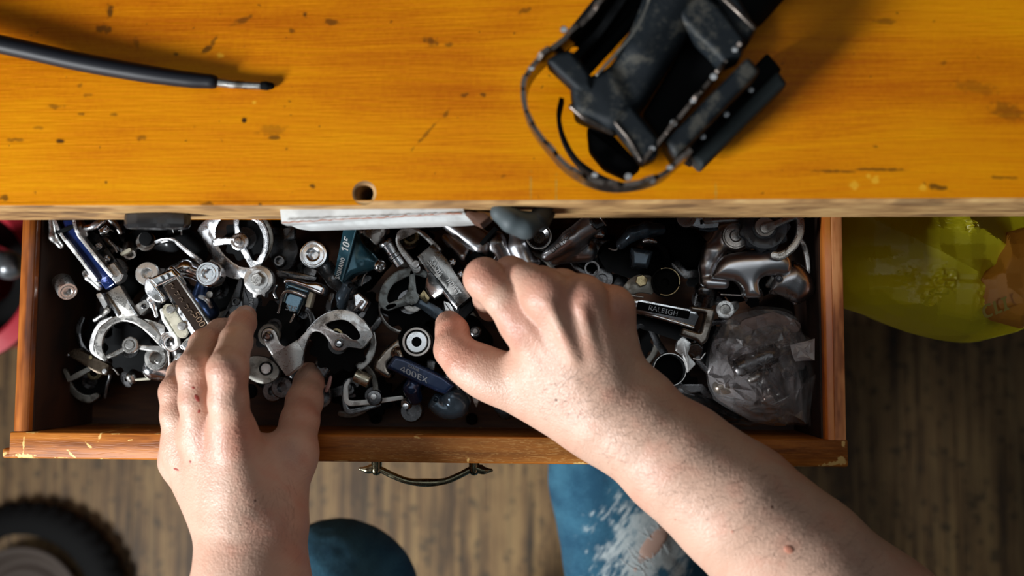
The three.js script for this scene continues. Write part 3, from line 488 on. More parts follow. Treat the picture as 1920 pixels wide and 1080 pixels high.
const rightFingers = [
  chain([[985, 605, 0.817, 13.2], [945, 560, 0.822, 11], [908, 522, 0.817, 11.4], [910, 536, 0.795, 9.6], [914, 562, 0.772, 8.4], [918, 580, 0.762, 7.6]]),
  chain([[1024, 556, 0.829, 12.4], [990, 530, 0.822, 10.6], [958, 516, 0.806, 10.6], [935, 530, 0.782, 8.8], [922, 555, 0.762, 7.8]]),
  chain([[1092, 562, 0.823, 12], [1055, 540, 0.812, 10.4], [1015, 532, 0.795, 10], [985, 545, 0.772, 8.4], [970, 565, 0.756, 7.6]]),
  chain([[1146, 580, 0.81, 11.8], [1118, 560, 0.80, 9.4], [1085, 556, 0.784, 8.8], [1060, 570, 0.765, 7.6], [1050, 585, 0.754, 7]]),
  chain([[912, 700, 0.79, 14], [872, 678, 0.788, 12.6], [851, 655, 0.785, 11.6], [848, 622, 0.778, 9.8], [842, 608, 0.772, 8.6]], 0.006),
];
const redSpots = [[428, 694, 0.829, 11], [368, 692, 0.815, 10], [331, 735, 0.793, 10], [448, 620, 0.79, 12], [400, 832, 0.815, 12], [440, 825, 0.822, 13], [355, 850, 0.8, 11], [905, 515, 0.825, 13], [1020, 545, 0.84, 12], [1090, 550, 0.835, 13], [1146, 572, 0.82, 13], [990, 600, 0.828, 15], [848, 620, 0.785, 15], [958, 512, 0.815, 12], [860, 660, 0.795, 12], [575, 735, 0.775, 15]].map(([a, b, c, r]) => [P(a, b, c), r / 1000]);
function skinColours(g) {
  const p = g.attributes.position, c = new Float32Array(p.count * 3);
  for (let i = 0; i < p.count; i++) {
    const x = p.getX(i), y = p.getY(i), z = p.getZ(i), n = fbm(x * 130 + 50, z * 130 + y * 90 + 50, 0, 0, 4), m = fbm(x * 45 + 20, z * 45 + y * 40 + 20, 0, 0, 3);
    let red = 0; for (const [q, r] of redSpots) { const d = Math.hypot(x - q.x, y - q.y, z - q.z) / r; if (d < 1.6) red = Math.max(red, smooth(1.5, 0.5, d + (n - 0.5) * 1.2)); }
    const t = clamp(red * 0.5 + smooth(0.48, 0.75, n) * 0.28 + smooth(0.5, 0.7, m) * 0.22), s = 0.94 + 0.16 * (n - 0.5);
    const col = mix3([0.61, 0.38, 0.278], [0.53, 0.205, 0.135], t); c[3 * i] = col[0] * s; c[3 * i + 1] = col[1] * s; c[3 * i + 2] = col[2] * s;
  }
  g.setAttribute('color', new THREE.BufferAttribute(c, 3)); return g;
}
{
  const lf = handField(leftPalm, leftFingers), rf = handField(rightPalm, rightFingers);
  // elbows and upper arms, outside the photograph, in the same skin
  const wl = P(470, 1120, 0.798), we = P(1640, 1205, 0.79), eL = V(wl.x - 0.005, 0.80, wl.z + 0.21), eR = V(we.x + 0.02, 0.79, we.z + 0.03), sL = V(-0.28, 1.05, 0.63), sR = V(0.13, 1.05, 0.60);
  const withArm = (f, prims) => { const a = field(prims); return (x, y, z) => smin(f(x, y, z), a(x, y, z), 0.02); };
  const armL = withArm(lf, [capsule(wl, V(wl.x - 0.003, 0.80, wl.z + 0.12), 0.030, 0.041, 0.02), capsule(V(wl.x - 0.003, 0.80, wl.z + 0.12), eL, 0.041, 0.043, 0.02), capsule(eL, V(lerp(eL.x, sL.x, 0.6), lerp(eL.y, sL.y, 0.6), lerp(eL.z, sL.z, 0.6)), 0.043, 0.049, 0.02)]);
  const armR = withArm(rf, [capsule(we, eR, 0.046, 0.046, 0.02), capsule(eR, V(lerp(eR.x, sR.x, 0.6), lerp(eR.y, sR.y, 0.6), lerp(eR.z, sR.z, 0.6)), 0.046, 0.05, 0.02)]);
  const aL = netMesh(armL, V(P(300, 800, 0.78).x - 0.012, 0.728, P(450, 585, 0.78).z - 0.012), V(P(610, 800, 0.78).x + 0.01, 0.862, wl.z + 0.02), 0.0017);
  const aR = netMesh(armR, V(P(810, 600, 0.79).x - 0.008, 0.735, P(950, 490, 0.8).z - 0.014), V(we.x - 0.02, 0.862, we.z - 0.02), 0.002);
  const bL = netMesh(armL, V(-0.4, 0.70, wl.z + 0.017), V(0, 1.02, 0.66), 0.005), bR = netMesh(armR, V(we.x - 0.24, 0.70, 0.0), V(0.36, 1.02, 0.64), 0.005);
  // drop the parts of the coarse right arm that the fine one already covers
  const cut = (g, keep) => { const p = g.attributes.position, id = g.index.array, out = []; for (let i = 0; i < id.length; i += 3) { const a = id[i]; if (keep(p.getX(a), p.getY(a), p.getZ(a))) out.push(id[i], id[i + 1], id[i + 2]); } g.setIndex(out); return g; };
  cut(bR, (x, y, z) => x > we.x - 0.024 || z > we.z - 0.024);
  const body = skinColours(mergeGeometries([aL, aR, bL, bR]));
  const pos = V(-0.07, 0.45, 0.6);
  const person = single('person', 'person in torn blue jeans reaching into the drawer with both bare hands', 'person', body, skinM, pos);
  // clothes: dark shirt, blue jeans
  const cloth = (c, wv) => mk(1, 1, 1, 0.92, 0, { map: wv, sheen: 0.2, sheenRoughness: 0.6 });
  const shirtM = mk(0.045, 0.05, 0.06, 0.95, 0);
  const hip = V(-0.07, 0.55, 0.78), chest = V(-0.08, 0.98, 0.69);
  put(person, 't_shirt', netMesh(field([flatCapsule(hip, chest, 0.15, 0.165, V(0, 0.25, 0.97), 0.68, 0.05), capsule(sL, sR, 0.068, 0.068, 0.06), capsule(sL, V(lerp(eL.x, sL.x, 0.42), lerp(eL.y, sL.y, 0.42), lerp(eL.z, sL.z, 0.42)), 0.07, 0.066, 0.03), capsule(sR, V(lerp(eR.x, sR.x, 0.42), lerp(eR.y, sR.y, 0.42), lerp(eR.z, sR.z, 0.42)), 0.07, 0.066, 0.03)]), V(-0.45, 0.35, 0.3), V(0.3, 1.2, 1.05), 0.012), shirtM);
  const kL = P(632, 1135, 0.545), kR = P(1182, 880, 0.50), fL = V(kL.x - 0.02, 0.08, kL.z + 0.36), fR = V(kR.x + 0.01, 0.08, kR.z + 0.16);
  const fold = (f) => (x, y, z) => f(x, y, z) + 0.0022 * (fbm(x * 38 + 30, z * 26 + y * 30 + 30, 0, 0, 3) - 0.5) * 2;
  const rip = P(1222, 1012, 0.553), ripDir = V(P(1240, 985, 0.553).x - P(1195, 1052, 0.553).x, 0, P(1240, 985, 0.553).z - P(1195, 1052, 0.553).z).normalize();
  const legs = fold(field([capsule(V(-0.15, 0.53, 0.74), kL, 0.085, 0.064, 0.03), capsule(kL, fL, 0.062, 0.052, 0.03), capsule(V(0.13, 0.54, 0.74), kR, 0.088, 0.066, 0.03), capsule(kR, fR, 0.062, 0.052, 0.03)]));
  const jeans = netMesh(legs, V(-0.36, 0.02, -0.04), V(0.26, 0.66, 0.88), 0.006);
  // denim: dark indigo weave, bleached and frayed round the rip
  const den = (x, y, z) => {
    const w = vnoise(x * 1600, z * 1600), n = fbm(x * 60 + 9, z * 60 + y * 40 + 9, 0, 0, 4), b = fbm(x * 18 + 4, z * 18 + y * 14, 0, 0, 3);
    let c = mix3([0.006, 0.055, 0.105], [0.04, 0.15, 0.225], clamp((n - 0.5) * 1.3 + 0.35 + (b - 0.5) * 1.2 + (w - 0.5) * 0.4));
    const dx = x - rip.x, dz = z - rip.z, al = dx * ripDir.x + dz * ripDir.z, ac = -dx * ripDir.z + dz * ripDir.x;
    if (Math.abs(al) < 0.12 && Math.abs(ac) < 0.09) {
      const st = fbm(al * 130 + 60, ac * 420 + 60, 0, 0, 4), bl = fbm(x * 90 + 30, z * 90 + 30, 0, 0, 3), q = Math.hypot((al - 0.006) / 0.05, (ac + 0.004) / 0.03);
      c = mix3(c, [0.5, 0.56, 0.56], clamp(smooth(1.35, 0.5, q + (st - 0.5) * 1.5 + (bl - 0.5) * 1.1)) * (0.75 + 0.25 * w));
    }
    return c;
  };
  const JX = -0.37, JZ = -0.05, JW = 0.64, JD = 0.94, g8 = (v) => 255 * (v <= 0.0031308 ? v * 12.92 : 1.055 * v ** (1 / 2.4) - 0.055);
  const denim = tex(1024, 1536, (u, v) => den(JX + u * JW, 0.55, JZ + v * JD).map(g8)); denim.wrapS = denim.wrapT = THREE.ClampToEdgeWrapping;
  { const p = jeans.attributes.position, uv = jeans.attributes.uv; for (let i = 0; i < p.count; i++) uv.setXY(i, (p.getX(i) - JX) / JW, (p.getZ(i) - JZ) / JD); }
  const weave = tex(256, 256, (u, v, i, j) => { const a = 128 + 60 * Math.sin((i + j) * Math.PI / 2) + 60 * (hash(i, j) - 0.5) + 60 * (vnoise(u * 24, v * 24, 24, 24) - 0.5); return [a, a, a]; }, { srgb: false, rx: 16, ry: 23 });
  const jm = mk(1, 1, 1, 0.95, 0, { map: denim, bumpMap: weave, bumpScale: 0.0004 });
  const jn = put(person, 'jeans', jeans, jm, 'faded blue denim jeans torn at the right thigh');
  // the slit in the torn knee: bare skin between loose white threads
  const rp = (al, ac, dy) => V(rip.x + ripDir.x * al - ripDir.z * ac, 0.5 + dy, rip.z + ripDir.z * al + ripDir.x * ac);
  const lift = (q) => { let y = 0.66; while (y > 0.4 && legs(q.x, y, q.z) > 0) y -= 0.0008; q.y = y; return q; };
  const slit = []; for (let i = 0; i <= 6; i++) { const q = lift(rp(-0.024 + i * 0.008, 0, 0)); slit.push([q.x, q.y - 0.0006, q.z, 0.0062 * Math.sin(Math.PI * (i + 0.6) / 7.2) + 0.0012]); }
  put(jn, 'rip', sweep(slit, { world: true, seg: 14, flat: 0.3 }), mk(0.5, 0.33, 0.26, 0.6, 0), 'bare skin showing through the rip');
  const th = [], rn = RNG(5); for (let k = 0; k < 34; k++) { const a0 = -0.03 + 0.06 * rn(), w = 0.006 + 0.012 * rn(), q0 = lift(rp(a0, -w, 0)), q1 = lift(rp(a0 + (rn() - 0.5) * 0.012, (rn() - 0.3) * 0.006, 0)), q2 = lift(rp(a0 + (rn() - 0.5) * 0.02, w, 0)); th.push(sweep([[q0.x, q0.y + 0.0004, q0.z, 0.00022], [q1.x, q1.y + 0.001, q1.z, 0.00026], [q2.x, q2.y + 0.0004, q2.z, 0.00018]], { world: true, seg: 5, n: 3 })); }
  const tm = put(jn, 'loose_threads', merge(th), mk(0.72, 0.76, 0.76, 0.95, 0)); tm.userData.kind = 'stuff';
  // small marks on the skin
  const onSkin = (f, px, py, h) => { let y = h + 0.05; const q = P(px, py, y); for (let k = 0; k < 400; k++) { const w = P(px, py, y); if (f(w.x, w.y, w.z) < 0) { q.copy(w); break; } y -= 0.0003; } const e = 0.001; return [q, V(f(q.x + e, q.y, q.z) - f(q.x - e, q.y, q.z), f(q.x, q.y + e, q.z) - f(q.x, q.y - e, q.z), f(q.x, q.y, q.z + e) - f(q.x, q.y, q.z - e)).normalize()]; };
  const spot = (name, f, px, py, h, r, m, sx = 1, tn = 0) => { const [q, n] = onSkin(f, px, py, h); const g = new THREE.SphereGeometry(r, 10, 6); g.scale(sx, 0.35, 1); g.rotateY(-tn); aim(g, n); g.translate(q.x, q.y, q.z); put(person, name, g, m); };
  const moleM = mk(0.1, 0.035, 0.02, 0.6, 0), scabM = mk(0.3, 0.045, 0.03, 0.5, 0), warmM = mk(0.5, 0.2, 0.13, 0.5, 0);
  for (const [x, y, r, s, t] of [[362, 727, 0.0006, 1.3, 0.6], [369, 746, 0.0009, 1.8, 1.1], [372, 751, 0.0006, 1, 0], [373, 771, 0.0007, 1.4, 1.8], [331, 880, 0.0006, 4, 0.1], [357, 866, 0.0007, 1, 0]]) spot('scab', lf, x, y, 0.81, r * 1.35, scabM, s, t);
  for (const [x, y, r] of [[478, 939, 0.0008]]) spot('mole', lf, x, y, 0.82, r, moleM);
  for (const [x, y, r] of [[1043, 750, 0.0009], [1348, 875, 0.0009], [1447, 951, 0.001], [1300, 892, 0.0007], [1266, 974, 0.0007], [1373, 997, 0.0008]]) spot('mole', rf, x, y, 0.83, r, r > 0.00085 ? moleM : warmM);
  spot('raised_mole', rf, 1479, 1030, 0.84, 0.0022, warmM, 1.3, 0.4);
  // fine dark hair on the forearms and the wrists
  const hairs = [], hr = RNG(21), tri = (root, dirs, r) => { const pos = [], id = []; dirs.forEach((q, i) => { for (let k = 0; k < 3; k++) { const a = k * 2.094, rr = r * (1 - i / dirs.length * 0.75); pos.push(q.x + Math.cos(a) * rr, q.y + Math.sin(a) * rr * 0.7, q.z + Math.sin(a + 0.6) * rr); } }); for (let i = 0; i < dirs.length - 1; i++) for (let k = 0; k < 3; k++) { const a = i * 3 + k, b = i * 3 + (k + 1) % 3; id.push(a, b, a + 3, b, b + 3, a + 3); } const g = new THREE.BufferGeometry(); g.setAttribute('position', new THREE.Float32BufferAttribute(pos, 3)); g.setIndex(id); g.computeVertexNormals(); return g; };
  const grow = (f, px, py, h, ang, len) => {
    const [q, n] = onSkin(f, px, py, h); if (n.y < 0.15) return; const a = ang + (hr() - 0.5) * 1.1, t = V(Math.cos(a), 0, Math.sin(a)); t.addScaledVector(n, -t.dot(n)).normalize(); const cv = (hr() - 0.5) * 0.9, L = len * (0.6 + 0.7 * hr()), s = V(0, 0, 0).crossVectors(n, t), out = [];
    for (let i = 0; i <= 4; i++) { const u = i / 4; out.push(q.clone().addScaledVector(t, u * L).addScaledVector(n, -0.0002 + 0.0016 * Math.sin(u * 2) * (0.4 + hr() * 0.3)).addScaledVector(s, cv * u * u * L)); }
    hairs.push(tri(q, out, 0.00005));
  };
  for (let k = 0; k < 620; k++) { const t = hr(), x = lerp(1090, 1640, t) + (hr() - 0.5) * 190 * 0.7, y = lerp(770, 1090, t) + (hr() - 0.5) * 190 * 0.8; grow(rf, x, y, 0.845, -0.9 + 1.6 * hr(), 0.008); }
  for (let k = 0; k < 120; k++) grow(rf, lerp(1010, 1120, hr()), lerp(700, 790, hr()), 0.84, -0.6, 0.006);
  for (let k = 0; k < 260; k++) { const t = hr() ** 0.8; grow(lf, lerp(430, 560, hr()), lerp(920, 1085, t), 0.83, -2.4 + hr(), 0.0075); }
  const hm = put(person, 'arm_hair', mergeGeometries(hairs), mk(0.05, 0.028, 0.018, 0.7, 0)); hm.userData.kind = 'stuff';
}
// ---------------------------------------------------------------- derailleurs and other parts in the drawer
const GROUP = 'bicycle derailleurs piled in the drawer';
const der = (label, px, py) => thing('rear_derailleur', label, 'derailleur', P(px, py, BASE), GROUP);
const pl = (g, name, pts, h, th, mat, o, label) => put(g, name, plate(pts, h, th, o), mat, label);
const tn = (g, name, px, py, h, prof, mat, dir, seg) => put(g, name, turned(px, py, h, prof, dir, seg), mat);
const sw = (g, name, pts, mat, o) => put(g, name, sweep(pts, o), mat);
const bl = (g, name, prims, mat, cell, label) => put(g, name, blob(prims, cell), mat, label);
const cap = (a, b, ra, rb = ra, k = 0.003, cut = false) => capsule(P(a[0], a[1], a[2]), P(b[0], b[1], b[2]), ra * S(a[2]), rb * S(b[2]), k, cut);
const zr = (ox, oy, s) => (...pts) => pts.map(([x, y]) => [ox + x / s, oy + y / s]);        // a zoomed measurement back to frame pixels
const FONT = { bold: await new FontLoader().loadAsync('fonts/droid/droid_sans_bold.typeface.json'), sans: await new FontLoader().loadAsync('fonts/droid/droid_sans_regular.typeface.json'), serif: await new FontLoader().loadAsync('fonts/droid/droid_serif_bold.typeface.json') };
// flat lettering lying on a face: centre, height of the face, letter height in pixels, reading direction in degrees, stretch
function letters(g, text, px, py, h, size, deg, mat, { font = FONT.bold, stretch = 1, slant = 0, slope = [0, 0], name = 'lettering' } = {}) {
  let t = new TextGeometry(text, { font, size: size * S(h), depth: 0.00022, curveSegments: 3, bevelEnabled: false });
  t.computeBoundingBox(); const c = t.boundingBox.getCenter(V(0, 0, 0)); t.translate(-c.x, -c.y, 0);
  const p = t.attributes.position, o = P(px, py, h), a = deg * Math.PI / 180;
  for (let i = 0; i < p.count; i++) {
    const x = p.getX(i) * stretch + slant * p.getY(i), y = -p.getY(i), X = x * Math.cos(a) - y * Math.sin(a), Z = x * Math.sin(a) + y * Math.cos(a);
    p.setXYZ(i, o.x + X, o.y + p.getZ(i) + slope[0] * X + slope[1] * Z, o.z + Z);
  }
  t.computeVertexNormals(); return put(g, name, uvXZ(t), mat);
}
// toothed guide wheel with a pressed bearing cap
function jockey(g, px, py, h, r, th = 14, teeth = 11, mat = M.black, capM = M.dark, tone = 0.4) {
  const out = []; for (let i = 0; i < teeth * 8; i++) { const a = i / (teeth * 8) * 2 * Math.PI, w = Math.cos(a * teeth); out.push([px + (r * (0.92 + 0.08 * Math.sign(w) * Math.abs(w) ** 0.6)) * Math.cos(a), py + (r * (0.92 + 0.08 * Math.sign(w) * Math.abs(w) ** 0.6)) * Math.sin(a)]); }
  const w = pl(g, 'jockey_wheel', out, h, th * S(h), mat, { bevel: 0.0008, holes: [circ(px, py, r * 0.3, 24)] });
  put(w, 'bearing_cap', turned(px, py, h + 0.0006, [[r * tone * 1.05, -4], [r * tone, 0], [r * tone * 0.8, 0.6], [r * 0.2, 0.4], [r * 0.14, -3], [0, -3]]), capM); return w;
}
const bolt = (g, px, py, h, r, mat = M.chrome, kind = 'dome', dir) => kind === 'hex' ? put(g, 'bolt', hexHead(px, py, h, r, r * 0.9, dir), mat) : put(g, 'bolt', turned(px, py, h, kind === 'socket' ? socketProf(r, r * 0.9) : domeProf(r, r * 0.8), dir, 28), mat);
// phillips screw: domed head with a cross cut in it
const screw = (g, px, py, h, r, mat = M.chrome, t = 0.5) => {
  const p = P(px, py, h), R = r * S(h), c = Math.cos(t), s = Math.sin(t), bar = (cx, cz) => capsule(V(p.x - cx * R * 0.55, p.y + 0.0002, p.z - cz * R * 0.55), V(p.x + cx * R * 0.55, p.y + 0.0002, p.z + cz * R * 0.55), R * 0.17, R * 0.17, 0.0002, true);
  return put(g, 'screw', blob([flatCapsule(p.clone().setY(p.y - R * 0.4), p.clone().setY(p.y - R * 0.35), R, R * 0.98, V(0, 1, 0), 0.55, 0.001), bar(c, s), bar(-s, c)], R * 0.09), mat);
};
const TILT = [0.45, -0.25];                              // a face leaning towards the window

{ // silver one with the dark blue link, top left
  const g = der('silver derailleur with a dark blue link, in the top left corner of the drawer', 190, 530), q = zr(80, 405, 5.4), c = zr(90, 570, 5.686);
  pl(g, 'blue_link', q([150, 40], [290, 40], [340, 150], [690, 610], [570, 665], [215, 190]), 0.746, 0.006, M.navy, { bevel: 0.001, slope: [0.18, -0.1] }, 'dark blue link');
  pl(g, 'rail', stroke(q([110, 40], [150, 150], [195, 215], [380, 440], [535, 645]), 9), 0.7485, 0.009, M.alu, { bevel: 0.0013, slope: [0.25, -0.15] });
  pl(g, 'rail', stroke(q([310, 40], [325, 130], [360, 200], [560, 450], [690, 600]), 9), 0.7495, 0.008, M.alu, { bevel: 0.0013, slope: [0.15, -0.1] });
  pl(g, 'link_joint', q([125, 150], [340, 70], [350, 100], [170, 185]), 0.7475, 0.005, M.black);
  pl(g, 'blue_block', roundC(q([565, 665], [680, 620], [740, 690], [630, 745]), 3), 0.744, 0.006, M.navy, { slope: [0.3, -0.15] });
  const e = pl(g, 'end_link', roundC(q([610, 780], [785, 695], [960, 1010], [750, 1030]), 4), 0.743, 0.007, M.steel, { bevel: 0.0012, slope: [0.12, -0.08] });
  pl(e, 'link_edge', stroke(q([620, 790], [755, 1005]), 5), 0.7438, 0.003, M.chrome, { bevel: 0.0008, slope: [0.4, -0.2] }); pl(e, 'link_edge', stroke(q([850, 850], [945, 1005]), 4), 0.7438, 0.003, M.chrome, { bevel: 0.0008 });
  bl(g, 'lug', [cap([97, 412, 0.744], [100, 445, 0.744], 6.5, 7), cap([100, 445, 0.744], [114, 461, 0.741], 7, 6)], M.alu, 0.0006);
  bl(g, 'lug', [cap([148, 410, 0.742], [152, 425, 0.743], 7, 8), cap([152, 425, 0.743], [161, 440, 0.742], 8, 5)], M.alu, 0.0006);
  pl(g, 'back_plate', q([420, 130], [560, 180], [860, 620], [760, 700], [520, 420]), 0.735, 0.003, M.charcoal);
  screw(g, 184, 461, 0.739, 7.5); screw(g, 199.5, 485, 0.739, 7.5, M.chrome, 0.1);
  bl(g, 'bracket', [slabF(q([660, 490], [720, 460], [815, 590], [790, 655], [730, 690], [680, 620]), 0.745, 0.008, 0.0012)], M.alu, 0.0006);
  bl(g, 'bracket', [cap([160, 512, 0.738], [166, 520, 0.74], 6, 6), cap([166, 520, 0.74], [186, 538, 0.738], 6, 7)], M.alu, 0.0006);
  pl(g, 'bracket', roundC(q([530, 790], [590, 770], [660, 900], [620, 950]), 4), 0.739, 0.006, M.alu, { bevel: 0.001 });
  // barrel adjuster pointing out to the lower right
  const bd = V(0.62, 0.62, 0.5), s = 1; tn(g, 'hanger_barrel', 127, 547, 0.741, [[17, -46], [18.5, -44], [18.5, -4], [17.5, 0], [14, 1], [12.5, -1], [8, -1], [7, -2], [6.5, -10], [0, -10]], M.alu, bd); tn(g, 'barrel_face', 127.4, 547.3, 0.7412, [[12.3, -2], [12, 0], [8.5, 0.3], [7.6, -0.6], [7, -6]], M.alu, bd);
  sw(g, 'cable_bolt', [[178, 600, 0.728, 4], [199, 586, 0.732, 4]], M.alu); sw(g, 'cable_bolt', [[193, 592, 0.73, 5], [202, 581, 0.735, 6]], M.steel);
  // cage with its half moon opening and the wheel underneath
  jockey(g, 243, 652, 0.728, 48);
  pl(g, 'inner_cage', stroke(spline(c([560, 590], [450, 500], [445, 420], [480, 320], [560, 210], [700, 150]), false), [4, 9, 10, 9, 8, 6]), 0.731, 0.002, M.alu, { slope: [0.25, -0.1] });
  const cg = pl(g, 'outer_cage', stroke(spline(c([600, 585], [545, 520], [530, 430], [560, 310], [650, 205], [790, 150], [930, 175], [1060, 255], [1190, 395]), false), [11, 15, 16, 15, 14, 14, 15, 17, 15]), 0.739, 0.0032, M.steel, { bevel: 0.0012 });
  pl(cg, 'cage_spoke', stroke(c([590, 575], [700, 535], [790, 490]), [8, 10, 9]), 0.7385, 0.003, M.steel, { bevel: 0.001 }); pl(cg, 'cage_spoke', stroke(c([930, 455], [1060, 470], [1210, 480]), [9, 11, 12]), 0.7385, 0.003, M.steel, { bevel: 0.001 });
  tn(g, 'pivot_cap', 242.4, 647, 0.741, [[16, -10], [16, -3], [14, -1], [11, -1], [10, -3], [9, -3], [8.5, 0], [6, 1.5], [0, 2]], M.steel);
  pl(g, 'cage_plate', roundC(c([1000, 150], [1120, 180], [1260, 230], [1240, 400], [1150, 380], [1060, 220]), 6), 0.737, 0.002, M.alu, { slope: [0.2, 0] });
  bolt(g, 302, 643, 0.7445, 8, M.chrome, 'hex', V(-0.35, 1, 0.2));
  tn(g, 'pivot_boss', 292, 671, 0.733, [[25, -26], [25, -6], [22, -3], [19.5, -3], [19, 0], [13, 0.6], [11.5, -1], [11.2, -20], [0, -20]], M.steel);
  bl(g, 'lower_knuckle', [cap([288, 690, 0.722], [335, 706, 0.716], 22, 18), cap([270, 690, 0.722], [290, 700, 0.72], 8, 10)], M.polished, 0.0008);
}
{ // the engraved chrome one beside it
  const g = der('chrome derailleur with an engraved brown panel, left of the reaching left hand', 340, 600), a = zr(240, 405, 5.4), b = zr(240, 540, 6);
  pl(g, 'engraved_panel', [[306, 534], [331, 521], [399, 622], [375, 636]], 0.752, 0.007, mk(0.02, 0.012, 0.008, 0.8, 0, { specularIntensity: 0.3 }), { bevel: 0.0006 }, 'brown panel engraved with 500');
  pl(g, 'panel_border', stroke([[331, 520], [365, 569], [400, 622]], 4), 0.7532, 0.006, M.alu, { bevel: 0.0009 }); pl(g, 'panel_border', stroke([[306, 535], [331, 521]], 3), 0.7532, 0.003, M.steel, { bevel: 0.0007 });
  letters(g, '500', 374, 599, 0.7522, 12, 56, mk(0.3, 0.2, 0.13, 0.5, 0.7), { font: FONT.sans, stretch: 1.15 }); 
  for (const [x, y, k] of [[322, 536, 1], [332, 549, -1], [340, 562, 1], [350, 574, -1], [358, 585, 1], [388, 618, -1]]) put(g, 'engraved_scroll', sweep([[x - 5, y - 2 * k, 0.7522, 0.7], [x - 1, y - 4 * k, 0.7523, 0.9], [x + 3, y, 0.7523, 0.9], [x, y + 4 * k, 0.7523, 0.9], [x + 5, y + 4, 0.7522, 0.6]], { seg: 6, n: 4 }), mk(0.12, 0.085, 0.06, 0.6, 0.6));
  pl(g, 'bright_bevel', [[300, 537], [309, 532], [379, 638], [370, 647]], 0.751, 0.006, M.chrome, { bevel: 0.0012, slope: [0.42, -0.22] });
  bl(g, 'ridged_knuckle', [slabF([[276, 522], [322, 503], [334, 518], [292, 538]], 0.754, 0.011, 0.002), ...[[297, 517], [308, 512], [320, 507.5]].map(([x, y]) => cap([x - 6, y - 7, 0.756], [x + 5, y + 6, 0.7555], 3.2, 3.2, 0.0015, true))], M.chrome, 0.0005);
  sw(g, 'knuckle_arm', [[322, 504, 0.75, 6], [334, 516, 0.75, 6], [345, 532, 0.748, 5]], M.chrome);
  bl(g, 'lug', [slabF(roundC([[270, 523], [279, 517], [292, 535], [310, 558], [303, 569], [290, 566], [276, 556], [270, 545]], 4), 0.751, 0.006, 0.0014), cap([279, 561, 0.746], [288, 572, 0.743], 5, 5), cap([288, 572, 0.743], [293, 592, 0.741], 5, 4)], M.bright, 0.0006);
  sw(g, 'lug_edge', [[283, 528, 0.752, 3], [296, 545, 0.752, 3.5], [307, 562, 0.751, 4]], M.chrome);
  tn(g, 'hanger_boss', 275, 512, 0.744, [[23, -20], [23, -3], [21, 0], [11, 0.5], [9.5, -1.5], [9, -14], [0, -14]], M.alu, V(0.1, 1, -0.12));
  pl(g, 'clamp_block', roundC([[249, 574], [272, 560], [282, 575], [262, 592]], 4), 0.742, 0.008, M.steel, { bevel: 0.0012 }); bolt(g, 268, 574, 0.7435, 5, M.dark, 'socket');
  pl(g, 'screw_plate', stroke(b([440, 240], [600, 500]), 22), 0.749, 0.004, M.cream, { bevel: 0.0012 }, 'cream limit screw plate');
  bolt(g, 318, 580, 0.7535, 8.5, M.steel); bolt(g, 339, 611.5, 0.7535, 8.5, M.steel);
  pl(g, 'white_link', stroke(b([370, 250], [390, 350], [470, 470], [535, 560], [545, 640], [500, 665]), 8), 0.746, 0.006, M.white, { bevel: 0.001, slope: [0.25, -0.1] });
  for (const k of [0, 1, 2]) put(g, 'pivot_spring', new THREE.TorusGeometry(14 * S(0.74), 2.4 * S(0.74), 8, 28).rotateX(Math.PI / 2).rotateZ(-0.5).translate(...P(316 + k * 3, 638 + k * 3, 0.741 + k * 0.001).toArray()), M.chrome);
  pl(g, 'end_plate', roundC(b([580, 640], [660, 560], [730, 535], [790, 640], [720, 700], [670, 745]), 5), 0.745, 0.003, M.bright, { holes: [circ(...b([610, 660])[0], 5.5, 14), circ(...b([690, 610])[0], 5, 14)], slope: [0.2, 0] });
  tn(g, 'stud', 338, 667, 0.741, [[9, -26], [9, -3], [7, 0], [0, 1]], M.alu, V(0.5, 0.6, -0.6)); sw(g, 'pin', [[316, 655, 0.742, 2.4], [318, 690, 0.738, 2], [317, 701, 0.736, 1.6]], M.alu);
  bl(g, 'lower_knuckle', [cap([330, 640, 0.732], [352, 690, 0.724], 16, 18)], M.dark, 0.001);
}
{ // socket bolt with a dark arm
  const g = der('dark polished derailleur with a large chrome socket bolt, below the black knob', 385, 540);
  tn(g, 'hanger_bolt', 388, 513, 0.746, [[25, -34], [25, -7], [24, -4], [22, -2], [19, -2], [18, -4.5], [17, -4.5], [16, -1], [12, 0], [10.5, -2], [9.5, -16], [0, -16]], M.chrome);
  bl(g, 'arm', [cap([322, 512, 0.733], [350, 502, 0.736], 14, 15), cap([350, 502, 0.736], [384, 516, 0.728], 15, 18)], M.polished, 0.0008);
  bl(g, 'body', [cap([384, 530, 0.722], [378, 556, 0.722], 15, 17), cap([378, 556, 0.722], [398, 585, 0.718], 15, 14)], mk(0.02, 0.04, 0.1, 0.3, 0.7), 0.0009);
  sw(g, 'spring', [[375, 556, 0.731, 4], [388, 562, 0.733, 5], [396, 575, 0.73, 4]], M.bright); bolt(g, 392, 552, 0.735, 7, M.steel);
}
